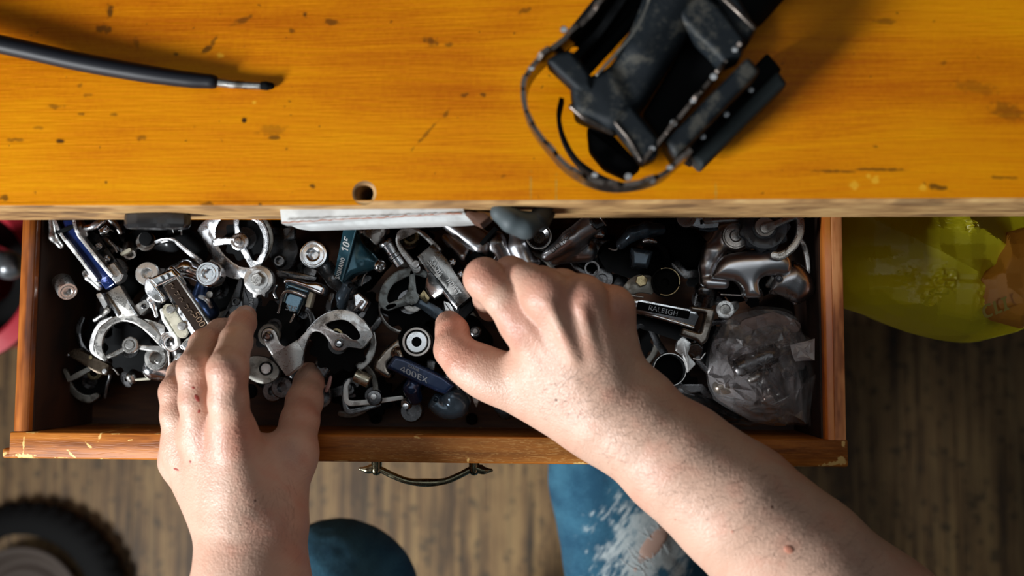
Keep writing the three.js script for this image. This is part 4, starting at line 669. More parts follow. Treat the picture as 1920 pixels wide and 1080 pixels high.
{ // bent bright cage under the knob
  const g = der('black derailleur with a thin bent bright cage edge, right under the knob', 300, 455);
  pl(g, 'cage_plate', spline([[232, 448], [262, 428], [330, 424], [365, 436], [388, 470], [380, 492], [330, 458], [306, 456], [252, 470], [236, 466]], true, 4), 0.7305, 0.003, M.black, { bevel: 0.001 });
  pl(g, 'cage_edge', stroke(spline([[247, 465], [282, 454], [306, 449], [318, 448.5], [328, 450.5], [338, 459], [377, 491]], false), [4, 5, 5, 6, 7, 8, 9, 10]), 0.736, 0.004, M.bright, { bevel: 0.0012, slope: [0.2, -0.2] }, 'bent bright cage edge');
  bolt(g, 271, 447, 0.7395, 14, M.black); tn(g, 'washer', 273, 452, 0.736, [[19, -6], [19, -1], [17, 0], [8, 0], [8, -5]], M.steel, V(0.1, 1, -0.2));
  letters(g, 'J', 325, 432, 0.7308, 8, 160, M.printW); letters(g, 'L', 338, 436, 0.7308, 10, 175, M.printW, { stretch: 1.3 });
  tn(g, 'barrel', 243, 477, 0.738, [[13, -28], [13, -4], [11, 0], [7, 0], [6, -8], [0, -8]], M.steel, V(0.3, 0.6, 0.5)); pl(g, 'barrel_ring', stroke([[228, 476], [242, 468]], 8), 0.741, 0.004, M.cream, { bevel: 0.001 });
  tn(g, 'hanger_eye', 244, 434, 0.728, [[26, -14], [26, -2], [24, 0], [17, 0], [16, -2], [16, -12]], M.charcoal);
}
{ // little chrome links by the bench edge
  const g = der('small chrome derailleur links by the bench edge, beside the blue linked one', 182, 428);
  sw(g, 'link', [[160, 427, 0.744, 8], [176, 424, 0.746, 8], [192, 414, 0.745, 7]], M.chrome); bl(g, 'block', [slabF(roundC([[182, 430], [196, 421], [205, 430], [198, 439], [186, 441]], 3), 0.747, 0.009, 0.0018)], M.chrome, 0.0005); bolt(g, 197, 431, 0.749, 5, M.bright, 'socket');
  sw(g, 'link', [[205, 410, 0.74, 6], [216, 420, 0.738, 6], [226, 436, 0.736, 5]], M.alu); pl(g, 'back_plate', stroke([[196, 446], [214, 462], [228, 470]], 9), 0.735, 0.004, M.dark); sw(g, 'wire', [[205, 452, 0.74, 2], [214, 462, 0.74, 2], [219, 472, 0.738, 2]], M.alu);
}
{ // bright three armed cage
  const g = der('very bright silver derailleur with a three-armed cage, right of the black knob', 445, 460), w = 0.743;
  pl(g, 'inner_cage', spline([[361, 436], [376, 416], [398, 408], [420, 408], [404, 430], [404, 452], [420, 478], [452, 500], [482, 506], [470, 520], [436, 522], [408, 508], [388, 474]], true, 5), 0.7345, 0.002, M.bright, { slope: [0.42, -0.24], holes: [circ(367, 437, 3, 12)] });
  jockey(g, 458, 448, 0.7395, 42, 10, 10, M.black, M.charcoal, 0.55);
  pl(g, 'dark_cage', stroke(arc(452, 448, 56, -60, 70, 20), 9), 0.738, 0.002, M.grimy);
  const cg = pl(g, 'outer_cage', stroke(spline([[466, 404], [486, 414], [498, 434], [500, 456], [493, 478], [474, 499], [466, 490], [456, 470], [446, 455]], false), [11, 13, 13, 12, 12, 14, 13, 14, 16]), w, 0.003, M.bright, { bevel: 0.0013, slope: [0.2, -0.15] });
  pl(cg, 'cage_arm', stroke([[400, 453], [420, 451], [445, 452]], [15, 14, 13]), w + 0.001, 0.003, M.bright, { bevel: 0.0013, slope: [0.3, -0.2] }); pl(cg, 'cage_arm', stroke([[444, 402], [442, 425], [446, 450]], [14, 12, 16]), w + 0.0006, 0.003, M.bright, { bevel: 0.0013, slope: [0.3, -0.2] });
  tn(g, 'pivot', 446, 452, 0.7475, [[17, -14], [17, -7], [14, -5], [9, -5], [8.5, -1], [6, 1], [0, 1.5]], M.bright);
}
{ // charcoal one under the left index finger
  const g = der('charcoal derailleur with a round notched head, just above the left index fingertip', 465, 560), q = zr(400, 470, 4.909);
  pl(g, 'body', roundC(q([275, 330], [400, 400], [420, 470], [385, 590], [320, 600], [250, 560]), 5), 0.738, 0.009, M.charcoal, { bevel: 0.0014 });
  letters(g, 'SHIMANO', 470.5, 572, 0.7383, 7, -86, M.dark, { stretch: 1.1 });
  pl(g, 'side_plate', roundC(q([245, 240], [275, 270], [240, 470], [130, 560], [60, 700], [40, 640], [130, 500]), 6), 0.735, 0.006, M.charcoal, { bevel: 0.0013, slope: [0.15, 0] }); pl(g, 'side_arm', roundC(q([130, 540], [265, 450], [270, 560], [150, 600]), 6), 0.739, 0.004, M.grey, { bevel: 0.001 });
  bolt(g, 441, 565, 0.7405, 8.5, M.charcoal, 'socket'); bolt(g, 433, 597, 0.739, 11, M.charcoal, 'socket');
  const head = []; for (let i = 0; i < 60; i++) { const a = i / 60 * 360; head.push(a > 60 && a < 75 || a > 95 && a < 110 ? 34 : 28); }
  pl(g, 'notched_head', head.map((r, i) => [484 + r * Math.cos(i / 60 * 2 * Math.PI), 525 + r * Math.sin(i / 60 * 2 * Math.PI)]), 0.744, 0.007, M.alu, { bevel: 0.0012 });
  tn(g, 'washer', 483, 525, 0.7455, [[20, -8], [20, -1], [18, 0], [12, 0], [12, -3]], M.alu); bolt(g, 481, 523.5, 0.7495, 13, M.steel, 'hex', V(-0.12, 1, 0.1));
}
{ // ring bolt with grey arm
  const g = der('grey derailleur with a round chrome pivot bolt, left of the teal one', 600, 500);
  tn(g, 'pivot_boss', 587, 477, 0.744, [[27, -34], [27, -4], [26, -1], [23.5, 0], [23, -2.4], [21.5, -2.4], [20, -0.5], [14, 0.5], [10, -2], [8.5, -5], [8, -18], [0, -18]], M.chrome);
  bl(g, 'arm', [cap([604, 494, 0.728], [628, 524, 0.728], 17, 16), cap([628, 524, 0.728], [655, 548, 0.722], 15, 16), cap([612, 498, 0.735], [616, 508, 0.734], 8, 7)], M.grey, 0.0008);
  tn(g, 'bushing', 523, 489, 0.733, [[11, -16], [11, -1], [9.5, 0], [7, 0], [6.5, -12], [0, -12]], M.dark);
  pl(g, 'dark_plate', roundC([[506, 426], [548, 428], [560, 470], [545, 505], [520, 508], [502, 476]], 8), 0.727, 0.004, M.charcoal); pl(g, 'block', roundC([[530, 428], [552, 424], [552, 446], [532, 450]], 3), 0.733, 0.006, M.grey, { bevel: 0.001 });
}
{ // chrome link in the middle
  const g = der('polished chrome derailleur link with a stamped face, above the large V-shaped cage', 560, 560), q = zr(400, 470, 4.909);
  bl(g, 'link', [slabF(q([655, 372], [690, 290], [870, 350], [850, 440], [800, 560], [720, 690], [640, 600], [596, 570]), 0.742, 0.012, 0.0028), cap([543, 536, 0.741], [576, 547, 0.741], 9, 9, 0.002)], mk(0.13, 0.2, 0.25, 0.4, 1, { roughnessMap: wearRough }), 0.0006);
  sw(g, 'link_edge', [[522, 586, 0.744, 3], [534, 548, 0.746, 3.4], [552, 548, 0.7475, 3.4], [572, 556, 0.747, 3.4]], M.chrome);
  letters(g, 'SIS', 546, 578, 0.7423, 11, 15, M.dark); sw(g, 'stripe', [[545, 604, 0.742, 2.6], [552, 590, 0.743, 2.6]], M.chrome);
  bl(g, 'upper_knuckle', [slabF(roundC(q([640, 250], [700, 245], [860, 290], [970, 290], [1030, 330], [1010, 415], [900, 370], [860, 350], [690, 290], [640, 310]), 6), 0.748, 0.012, 0.0025)], M.polished, 0.0006);
  pl(g, 'side_block', roundC(q([880, 370], [925, 390], [890, 525], [835, 515]), 3), 0.743, 0.008, M.cream, { bevel: 0.001, slope: [0.25, 0] }); bolt(g, 569, 592, 0.734, 8, M.dark, 'socket');
  pl(g, 'rear_bar', roundC(q([560, 170], [760, 190], [960, 240], [940, 285], [700, 245], [580, 240]), 6), 0.736, 0.01, M.dark, { bevel: 0.002 });
  sw(g, 'coil', [[519, 560, 0.733, 4], [514, 548, 0.734, 4], [518, 536, 0.735, 4]], M.polished);
}
{ // teal
  const g = der('teal blue lettered derailleur below the white strip', 660, 480), q = zr(600, 410, 5.4);
  bl(g, 'body', [slabF(q([235, 100], [372, 100], [400, 200], [520, 360], [560, 440], [480, 510], [330, 560], [225, 650], [130, 560]), 0.744, 0.016, 0.003, 0.004), cap([690, 487, 0.741], [700, 492, 0.74], 11, 11, 0.006)], M.teal, 0.0007, 'teal painted body');
  pl(g, 'lettered_face', q([238, 100], [372, 100], [222, 640], [135, 560]), 0.7465, 0.004, M.teal, { bevel: 0.0007, slope: [0.12, -0.05] });
  letters(g, 'SHIMANO', 637.8, 503, 0.7463, 8.2, -75.4, M.printW, { stretch: 0.78 }); letters(g, '105', 649, 458, 0.747, 14, -75.4, M.printW, { stretch: 0.9, slant: 0.2 });
  put(g, 'ridge', sweep([[668, 428, 0.7475, 1.8], [655, 478, 0.747, 1.8], [641, 527, 0.746, 1.8]], { seg: 8 }), mk(0.1, 0.22, 0.28, 0.4, 0.5));
  tn(g, 'cable_bolt', 716, 501, 0.742, [[11, -30], [12, -28], [12, -3], [10.5, 0], [7, 0.2], [6, -1], [5.6, -8], [0, -8]], M.chrome, V(0.75, 0.5, 0.42));
  bl(g, 'upper_lug', [cap([674, 430, 0.741], [676, 434, 0.743], 6, 6), slabF(roundC([[680, 412], [726, 418], [722, 440], [704, 462], [692, 450], [676, 440]], 6), 0.739, 0.006, 0.0015)], M.steel, 0.0007);
  bl(g, 'lower_lug', [cap([652, 536, 0.738], [642, 556, 0.735], 11, 11), cap([642, 556, 0.735], [640, 572, 0.73], 11, 9), cap([657, 535, 0.746], [657, 535, 0.736], 4.4, 4.4, 0.001, true)], M.slate, 0.0006);
  bl(g, 'lower_block', [slabF(roundC([[660, 552], [672, 546], [692, 566], [680, 586], [662, 576]], 4), 0.739, 0.01, 0.0018)], M.polished, 0.0006); sw(g, 'block_edge', [[665, 582, 0.74, 2.6], [678, 565, 0.741, 2.6]], M.chrome);
  sw(g, 'spring_wire', [[678, 535, 0.735, 1.6], [683, 517, 0.736, 1.6], [688, 512, 0.735, 1.4]], M.steel);
}
{ // large V cage in front
  const g = der('grey V-shaped derailleur cage with two wheels, between the hands', 590, 660), q = zr(420, 560, 5.143);
  jockey(g, 634, 645, 0.7425, 57, 16, 11, M.black, M.charcoal, 0.34);
  jockey(g, 514, 612, 0.7425, 50, 16, 11, M.black, M.charcoal, 0.3);
  const out = spline(q([352, 350], [375, 300], [425, 283], [475, 300], [505, 350], [530, 415], [570, 452], [615, 460], [665, 430], [800, 300], [900, 192], [1000, 130], [1120, 105], [1240, 128], [1345, 200], [1415, 290], [1442, 355], [1400, 415], [1335, 483], [1270, 478], [1195, 472], [1150, 500], [1090, 505], [1045, 480], [1020, 430], [960, 350], [885, 318], [835, 345], [795, 425], [770, 510], [750, 640], [680, 700], [598, 748], [560, 700], [460, 560], [395, 455]), true, 4);
  pl(g, 'outer_cage', out, 0.7525, 0.0034, M.alu, { bevel: 0.0011, slope: [0.05, -0.03], holes: [spline(q([955, 250], [1000, 212], [1090, 187], [1180, 192], [1260, 240], [1318, 310], [1335, 370], [1308, 408], [1230, 412], [1190, 385], [1150, 355], [1080, 345], [1010, 305]), true, 4)] });
  pl(g, 'cage_edge', stroke(spline(q([800, 302], [900, 196], [1000, 136], [1120, 110], [1240, 133], [1340, 205], [1408, 292], [1436, 355]), false), 2.4), 0.7534, 0.0012, M.bright, { bevel: 0.0005 });
  const fl = pl(g, 'cage_flange', q([455, 545], [580, 470], [700, 400], [770, 510], [745, 640], [600, 748]), 0.7531, 0.001, M.steel, { bevel: 0.0004 });
  pl(g, 'inner_cage', stroke(spline(q([1442, 330], [1440, 420], [1425, 500], [1380, 590], [1310, 655], [1285, 640]), false), [6, 12, 14, 15, 13, 9]), 0.7375, 0.0022, M.steel, { bevel: 0.0008 });
  tn(g, 'bushing', 504, 628, 0.7455, [[22, -16], [22, -3], [20, 0], [15, 0], [15, -6]], M.grimy);
  bolt(g, 501, 631, 0.755, 9.5, M.dark, 'socket'); bolt(g, 501, 631, 0.7545, 5.5, M.chrome); bolt(g, 635, 643.5, 0.755, 9, M.dark, 'socket'); bolt(g, 635, 643.5, 0.7545, 5.5, M.chrome);
  put(g, 'brass_bushing', turned(630, 630, 0.7435, [[14, -6], [14, 0], [10, 0], [10, -6]]), M.brass);
}
{ // small round plate between finger and thumb
  const g = der('round worn steel plate of a derailleur with two small holes, between left finger and thumb', 492, 698);
  pl(g, 'round_plate', spline([[455, 688], [470, 668], [505, 672], [524, 694], [520, 708], [500, 720], [478, 717], [462, 706]], true, 5), 0.722, 0.006, M.grimy, { bevel: 0.0016, holes: [circ(484, 704, 4.5, 12), circ(496, 710, 4.5, 12)] });
  tn(g, 'ring', 498, 691, 0.7235, [[13, -4], [13, 0], [11.5, 0.4], [11.5, -3]], M.black); bolt(g, 498, 691, 0.7245, 10.5, M.alu);
  sw(g, 'edge', [[453, 672, 0.716, 4], [455, 690, 0.716, 4], [462, 700, 0.716, 3]], M.polished); bolt(g, 466, 734, 0.70, 14, M.rubber);
}
{ // dark bits beyond the thumb
  const g = der('dark derailleur end with a pink strip, right beside the left thumb', 605, 715);
  bl(g, 'block', [slabF(roundC([[588, 676], [612, 672], [620, 694], [608, 712], [590, 706]], 4), 0.731, 0.014, 0.002)], M.dark, 0.0008); pl(g, 'pink_strip', stroke([[611, 733], [616, 722], [620, 707]], [7, 8, 6]), 0.733, 0.002, M.pinkish, { slope: [0.2, 0] }, 'pink strip');
  tn(g, 'cup', 601, 742, 0.724, [[22, -16], [23, -1], [21, 0], [18, 0], [17, -14], [0, -14]], M.dark, V(0.6, 0.9, 0));
}
{ // dark blue lettered one, lower middle
  const g = der('dark blue lettered derailleur with a white cage edge, near the drawer front', 780, 705), q = zr(630, 590, 4.91);
  tn(g, 'pivot_boss', 781, 641, 0.747, [[27, -40], [27, -3], [26, 0], [23.5, 0.4], [23, -1.5], [21, -3], [20.5, -1], [19, 0.2], [9.5, -0.6], [8.5, -3], [8, -20], [0, -20]], M.chrome);
  put(g, 'ring', turned(781, 641, 0.7478, [[23, -2], [27, -2], [27.2, 0], [26, 1], [24, 1], [23, 0]]), M.white); put(g, 'seal', turned(781, 641, 0.7465, [[23.6, -3], [23.6, 0], [20.6, 0], [20.6, -3]]), M.black);
  bl(g, 'arm', [slabF(roundC(q([560, 215], [615, 205], [640, 330], [540, 400], [475, 470], [525, 545], [485, 595], [430, 575], [330, 505], [350, 420], [440, 310]), 6), 0.7385, 0.014, 0.003), cap([748, 662, 0.738], [752, 668, 0.739], 9, 8)], mk(0.3, 0.26, 0.22, 0.5, 1, worn), 0.0007);
  bl(g, 'socket_body', [cap([781, 641, 0.732], [781, 641, 0.716], 36, 36), cap([800, 648, 0.724], [818, 664, 0.718], 14, 14)], M.black, 0.001);
  const a = P(666, 703, 0.737), b = P(694, 716, 0.737); { const m = a.clone().add(b).multiplyScalar(0.5), R = 13 * S(0.737), L = a.distanceTo(b) / 2; const t = toCreasedNormals(new THREE.LatheGeometry([[0, -L], [R * 0.85, -L], [R, -L * 0.9], [R, L * 0.9], [R * 0.85, L], [0, L]].map(([r, y]) => new THREE.Vector2(r, y)), 28), 0.5); aim(t, V(b.x - a.x, 0, b.z - a.z)); t.translate(m.x, m.y, m.z); put(g, 'barrel', uvXZ(t), M.cream.clone()).material.metalness = 0.9; }
  bl(g, 'blue_link', [slabF(roundC(q([535, 372], [640, 400], [900, 520], [1000, 570], [1100, 650], [1010, 735], [940, 715], [740, 625], [455, 490]), 5), 0.749, 0.012, 0.0024, 0.004), cap([772, 728, 0.741], [778, 745, 0.735], 17, 15, 0.004)], M.midnight, 0.0006, 'dark blue lettered link');
  letters(g, '400EX', 776, 702, 0.7492, 10, 24, M.printGrey, { font: FONT.sans, stretch: 1.5, slant: -0.35 }); letters(g, 'EXAGE', 776, 690, 0.7492, 4.4, 24, M.printGrey, { font: FONT.sans, stretch: 1.3, slant: -0.3 });
  bolt(g, 760, 760, 0.737, 11, M.steel, 'hex', V(-0.3, 0.8, 0.5)); bolt(g, 760, 762, 0.7385, 6, M.chrome);
  bl(g, 'end_knuckle', [slabF(roundC(q([815, 850], [900, 715], [965, 740], [1010, 800], [1110, 700], [1160, 680], [1240, 800], [1190, 930], [1060, 985], [930, 955]), 12), 0.742, 0.018, 0.006), cap([850, 745, 0.738], [862, 765, 0.733], 18, 16), cap([817, 749, 0.75], [817, 749, 0.738], 4, 4, 0.0008, true)], M.slate, 0.0008);
  const cg = pl(g, 'white_cage', stroke(spline(q([118, 605], [92, 650], [88, 720], [98, 795], [135, 815], [240, 810], [330, 800], [460, 785], [600, 765]), false), [7, 9, 10, 10, 11, 10, 10, 9, 8]), 0.728, 0.002, M.white, { bevel: 0.0007 }, 'white cage edge');
  pl(g, 'cage_side', stroke(spline(q([80, 640], [70, 720], [78, 830], [110, 890], [250, 870], [400, 830]), false), [5, 8, 10, 12, 10, 6]), 0.7245, 0.003, M.grey, { bevel: 0.001 }); pl(g, 'blue_tip', stroke(q([105, 605], [78, 650], [70, 700]), 5), 0.7255, 0.002, M.teal);
  bolt(g, 701, 746, 0.738, 15, M.dark); bolt(g, 700, 744, 0.7388, 6, M.alu);
  pl(g, 'cage_back', spline([[876, 704], [892, 712], [901, 724], [899, 742], [893, 764], [886, 748], [884, 726]], true, 4), 0.728, 0.002, M.white, { bevel: 0.0006 }, 'white cage end');
  bolt(g, 842, 703, 0.743, 6, M.chrome); bolt(g, 853, 709, 0.742, 6, M.chrome); sw(g, 'spring_wire', [[838, 709, 0.742, 1.6], [852, 716, 0.741, 1.6], [861, 732, 0.739, 1.6]], M.alu);
  jockey(g, 700, 742, 0.702, 40);
}
{ // the one with two stamped words
  const g = der('steel derailleur with two stamped words and bright screws, beside the right index finger', 815, 520), q = zr(690, 410, 4.696), sl = [0.06, -0.03];
  pl(g, 'stamped_face', q([440, 318], [560, 225], [590, 240], [690, 350], [905, 690], [800, 775], [655, 585], [530, 440]), 0.7535, 0.008, M.dark.clone(), { bevel: 0.0012, slope: sl }).material.color.setRGB(0.36, 0.36, 0.35);
  pl(g, 'bright_side', q([424, 325], [450, 320], [545, 455], [662, 590], [808, 772], [785, 805], [690, 700], [655, 655], [575, 705], [530, 680], [492, 605], [515, 470]), 0.7525, 0.007, M.chrome, { bevel: 0.0014, slope: [0.32, -0.18] });
  letters(g, 'SACHS', 819, 502, 0.7541, 8.6, 53.5, M.alu, { stretch: 0.95, slope: sl }); letters(g, 'HURET', 850, 538, 0.7549, 8.6, 53.5, M.alu, { stretch: 0.95, slope: sl });
  for (const [a, b] of [[[580, 330], [688, 477]], [[525, 370], [632, 513]], [[710, 508], [822, 655]]]) pl(g, 'stamped_line', bar2(...q(a, b), 2), 0.7541, 0.0004, M.printW, { bevel: 0, slope: sl });
  pl(g, 'top_tab', q([435, 325], [570, 220], [560, 250], [470, 330]), 0.752, 0.006, M.steel, { bevel: 0.001 });
  // strap round the hanger bolt
  pl(g, 'strap', stroke(spline(q([425, 440], [360, 360], [290, 265], [258, 190], [275, 120], [340, 92], [430, 105], [500, 150], [620, 270]), false), [18, 13, 11, 8, 7, 7, 8, 10, 9]), 0.747, 0.01, M.alu, { bevel: 0.0014 }); bolt(g, 778, 495, 0.75, 8, M.alu);
  tn(g, 'hanger_bolt', 769, 443, 0.745, [[17, -24], [17, -2], [15, 0], [10.5, 0.4], [9.5, -1.5], [9, -16], [0, -16]], M.brass, null, 28); tn(g, 'bolt_thread', 769, 443, 0.7445, [[9.4, -9], [8, -2], [7.5, -10]], M.grimy);
  { const a = P(721, 452, 0.738), b = P(752, 496, 0.734), d = b.clone().sub(a), L = d.length(), R = 14 * S(0.736); let t = new THREE.LatheGeometry([[0, 0], [R * 0.85, 0], [R, 0.0008], [R, 0.0024], [R * 0.86, 0.003], [R * 0.86, L * 0.52], [R, L * 0.55], [R, L * 0.66], [R * 0.84, L * 0.7], [R * 0.84, L], [0, L]].map(([r, y]) => new THREE.Vector2(r, y)), 28); t = toCreasedNormals(t, 0.5); aim(t, d); t.translate(a.x, a.y, a.z); put(g, 'barrel', uvXZ(t), M.polished); }
  // cage
  jockey(g, 768, 566, 0.728, 58);
  pl(g, 'inner_cage', stroke(spline([[712, 556], [713, 590], [728, 613], [754, 624], [782, 618]], false), [4, 6, 8, 9, 6]), 0.727, 0.002, M.steel, { slope: [0.1, -0.2], bevel: 0.0007 });
  const cM = M.grimy.clone(); cM.color.setRGB(0.2, 0.215, 0.21);
  const cg = pl(g, 'outer_cage', stroke(spline(q([235, 760], [175, 775], [135, 740], [140, 650], [190, 560], [270, 500], [350, 470], [430, 462], [500, 490]), false), [12, 16, 18, 17, 17, 18, 17, 16, 14]), 0.7395, 0.003, cM, { bevel: 0.001 });
  pl(cg, 'cage_spoke', stroke(q([385, 470], [390, 560], [385, 690]), [12, 13, 22]), 0.7395, 0.003, cM, { bevel: 0.001 }); pl(cg, 'cage_spoke', stroke(q([175, 780], [300, 735], [385, 695]), [14, 16, 26]), 0.7395, 0.003, cM, { bevel: 0.001 }); pl(cg, 'cage_spoke', stroke(q([385, 700], [480, 750], [600, 830], [660, 870]), [22, 20, 24, 20]), 0.7385, 0.003, M.slate, { bevel: 0.001 });
  tn(g, 'pivot', 772, 558, 0.742, [[14, -6], [14, -1], [11.5, 0], [0, 0.3]], cM, null, 8); tn(g, 'washer', 774, 567, 0.7365, [[19, -4], [19, -1], [17, 0], [8, 0]], M.steel);
  pl(g, 'lower_hook', roundC(q([660, 720], [720, 740], [760, 800], [760, 860], [680, 820]), 4), 0.744, 0.005, M.alu, { bevel: 0.001 }); pl(g, 'end_block', roundC(q([800, 790], [905, 715], [930, 800], [850, 880], [790, 860]), 4), 0.747, 0.008, M.black, { bevel: 0.001 }); pl(g, 'rust_block', roundC(q([440, 690], [490, 620], [550, 700], [510, 745]), 3), 0.742, 0.006, M.brass, { bevel: 0.001 });
  pl(g, 'screw_bar', stroke([[838, 474], [856, 502], [873, 528]], 20), 0.741, 0.006, M.black, { bevel: 0.001 }); screw(g, 848, 491, 0.747, 7.4); screw(g, 864, 514, 0.7465, 7.4, M.chrome, 0.2);
  bolt(g, 892, 622, 0.731, 11, M.dark, 'socket'); bolt(g, 891, 621, 0.7312, 5, M.steel); bl(g, 'low_body', [cap([880, 612, 0.716], [905, 640, 0.71], 22, 20)], M.black, 0.0012);
}
{ // heap of polished parts above the right hand
  const g = der('polished silver derailleur body with a dark slot, above the right index finger', 890, 455);
  bl(g, 'body', [cap([842, 420, 0.736], [900, 462, 0.739], 15, 17), cap([868, 418, 0.735], [906, 446, 0.737], 12, 15), cap([898, 462, 0.739], [908, 474, 0.734], 14, 9)], M.cast, 0.0007); bl(g, 'rod', [cap([836, 446, 0.734], [868, 480, 0.738], 8, 11), cap([850, 438, 0.736], [876, 468, 0.737], 6, 7)], M.cast, 0.0007);
  pl(g, 'dark_slot', bar2([902, 458], [930, 426], 8), 0.7455, 0.006, M.black); pl(g, 'clamp_band', roundC([[873, 486], [890, 470], [914, 485], [918, 500], [880, 506]], 3), 0.744, 0.014, M.black, { bevel: 0.001 }); sw(g, 'clamp_edge', [[924, 490, 0.746, 1.4], [930, 480, 0.746, 1.4]], M.chrome);
  bl(g, 'round_end', [cap([928, 456, 0.733], [940, 480, 0.73], 25, 24)], M.castDark, 0.0009);
}
{
  const g = der('silver derailleur knuckle with a black hollow boss, under the grey hook of the bench', 985, 460);
  bl(g, 'knuckle', [cap([967, 424, 0.735], [972, 462, 0.735], 14, 17), cap([972, 462, 0.735], [985, 492, 0.733], 18, 20), cap([985, 492, 0.733], [1006, 490, 0.729], 14, 8)], M.cast, 0.0008);
  tn(g, 'hollow_boss', 1010, 443, 0.745, [[24, -40], [24.5, -2], [23, 0], [21, 0.3], [20, -2], [15, -6], [12, -8], [11, -28], [0, -28]], M.dark); put(g, 'rim', turned(1010, 443, 0.7453, [[22.6, -1], [24.6, -1], [24.4, 0.4], [23, 0.4]]), M.alu);
}
{
  const g = der('long polished derailleur body with dark lettering, right of the hollow boss', 1065, 450);
  bl(g, 'body', [cap([1026, 480, 0.738], [1070, 448, 0.742], 11, 17), cap([1070, 448, 0.742], [1112, 418, 0.742], 17, 22), cap([1060, 474, 0.727], [1098, 470, 0.724], 20, 22, 0.006), cap([1040, 484, 0.73], [1090, 446, 0.736], 14, 18, 0.004)], M.cast, 0.0007);
  letters(g, 'ULTEGRA', 1056, 451, 0.7482, 8.6, -43.7, M.printK, { slope: [0.15, -0.15], stretch: 1.25, font: FONT.sans });
  pl(g, 'end_box', roundC([[1104, 404], [1130, 402], [1138, 421], [1118, 430], [1106, 420]], 3), 0.753, 0.01, M.dark, { bevel: 0.0014 }); sw(g, 'box_edge', [[1126, 408, 0.7535, 1.6], [1136, 422, 0.7535, 1.6]], M.alu);
  bl(g, 'small_lug', [cap([1120, 440, 0.738], [1128, 440, 0.738], 7, 7)], M.chrome, 0.0006); tn(g, 'socket', 1110, 503, 0.722, [[14, -10], [14, 0], [11, 0], [10, -8]], M.dark);
}
{
  const g = der('dark blue grey derailleur with a short square stem, in shade beside the polished one', 1200, 460);
  bl(g, 'arched_arm', [cap([1164, 458, 0.736], [1186, 438, 0.739], 10, 13), cap([1186, 438, 0.739], [1212, 431, 0.739], 13, 14), cap([1212, 431, 0.739], [1240, 430, 0.736], 14, 12)], M.slate, 0.0008);
  bl(g, 'stem', [slabF(roundC([[1182, 462], [1226, 470], [1216, 503], [1184, 500]], 4), 0.737, 0.016, 0.003)], M.slate, 0.0008);
  sw(g, 'bent_tube', [[1206, 456, 0.74, 6], [1228, 456, 0.742, 6], [1244, 468, 0.741, 6], [1250, 484, 0.736, 6]], M.black); bl(g, 'scuffed_clip', [cap([1208, 452, 0.745], [1216, 450, 0.745], 4, 5), cap([1224, 452, 0.745], [1230, 454, 0.744], 4, 3)], M.bright, 0.0005);
  bl(g, 'shell', [cap([1255, 430, 0.728], [1300, 470, 0.722], 34, 30), cap([1150, 480, 0.716], [1210, 500, 0.716], 30, 30)], M.black, 0.0012); sw(g, 'wire', [[1142, 466, 0.734, 1.4], [1154, 469, 0.735, 1.8], [1160, 464, 0.735, 1.3]], M.alu);
}
{
  const g = der('grimy derailleur with a brass bolt and broken brass ring, above the lettered black bar', 1225, 530);
  pl(g, 'plate', roundC([[1165, 540], [1180, 522], [1196, 514], [1222, 516], [1226, 552], [1200, 548], [1178, 556]], 6), 0.733, 0.005, M.grimy, { bevel: 0.001 }); bolt(g, 1203, 526, 0.7385, 12, M.brass, 'hex');
  tn(g, 'cup', 1249, 528, 0.738, [[27, -34], [27, 0], [24.5, 0], [24, -2], [23, -20], [8, -21], [7, -30], [0, -30]], M.rubber); pl(g, 'brass_ring', stroke(arc(1249, 528, 25.6, -110, 10, 24), 2.6), 0.7386, 0.0016, M.brass, { bevel: 0.0004 }); pl(g, 'brass_ring', stroke(arc(1249, 528, 25.6, 22, 112, 18), 2.6), 0.7386, 0.0016, M.brass, { bevel: 0.0004 });
  sw(g, 'edge_wire', [[1172, 551, 0.737, 1.5], [1190, 555, 0.737, 1.5], [1206, 557, 0.736, 1.5]], M.alu);
}
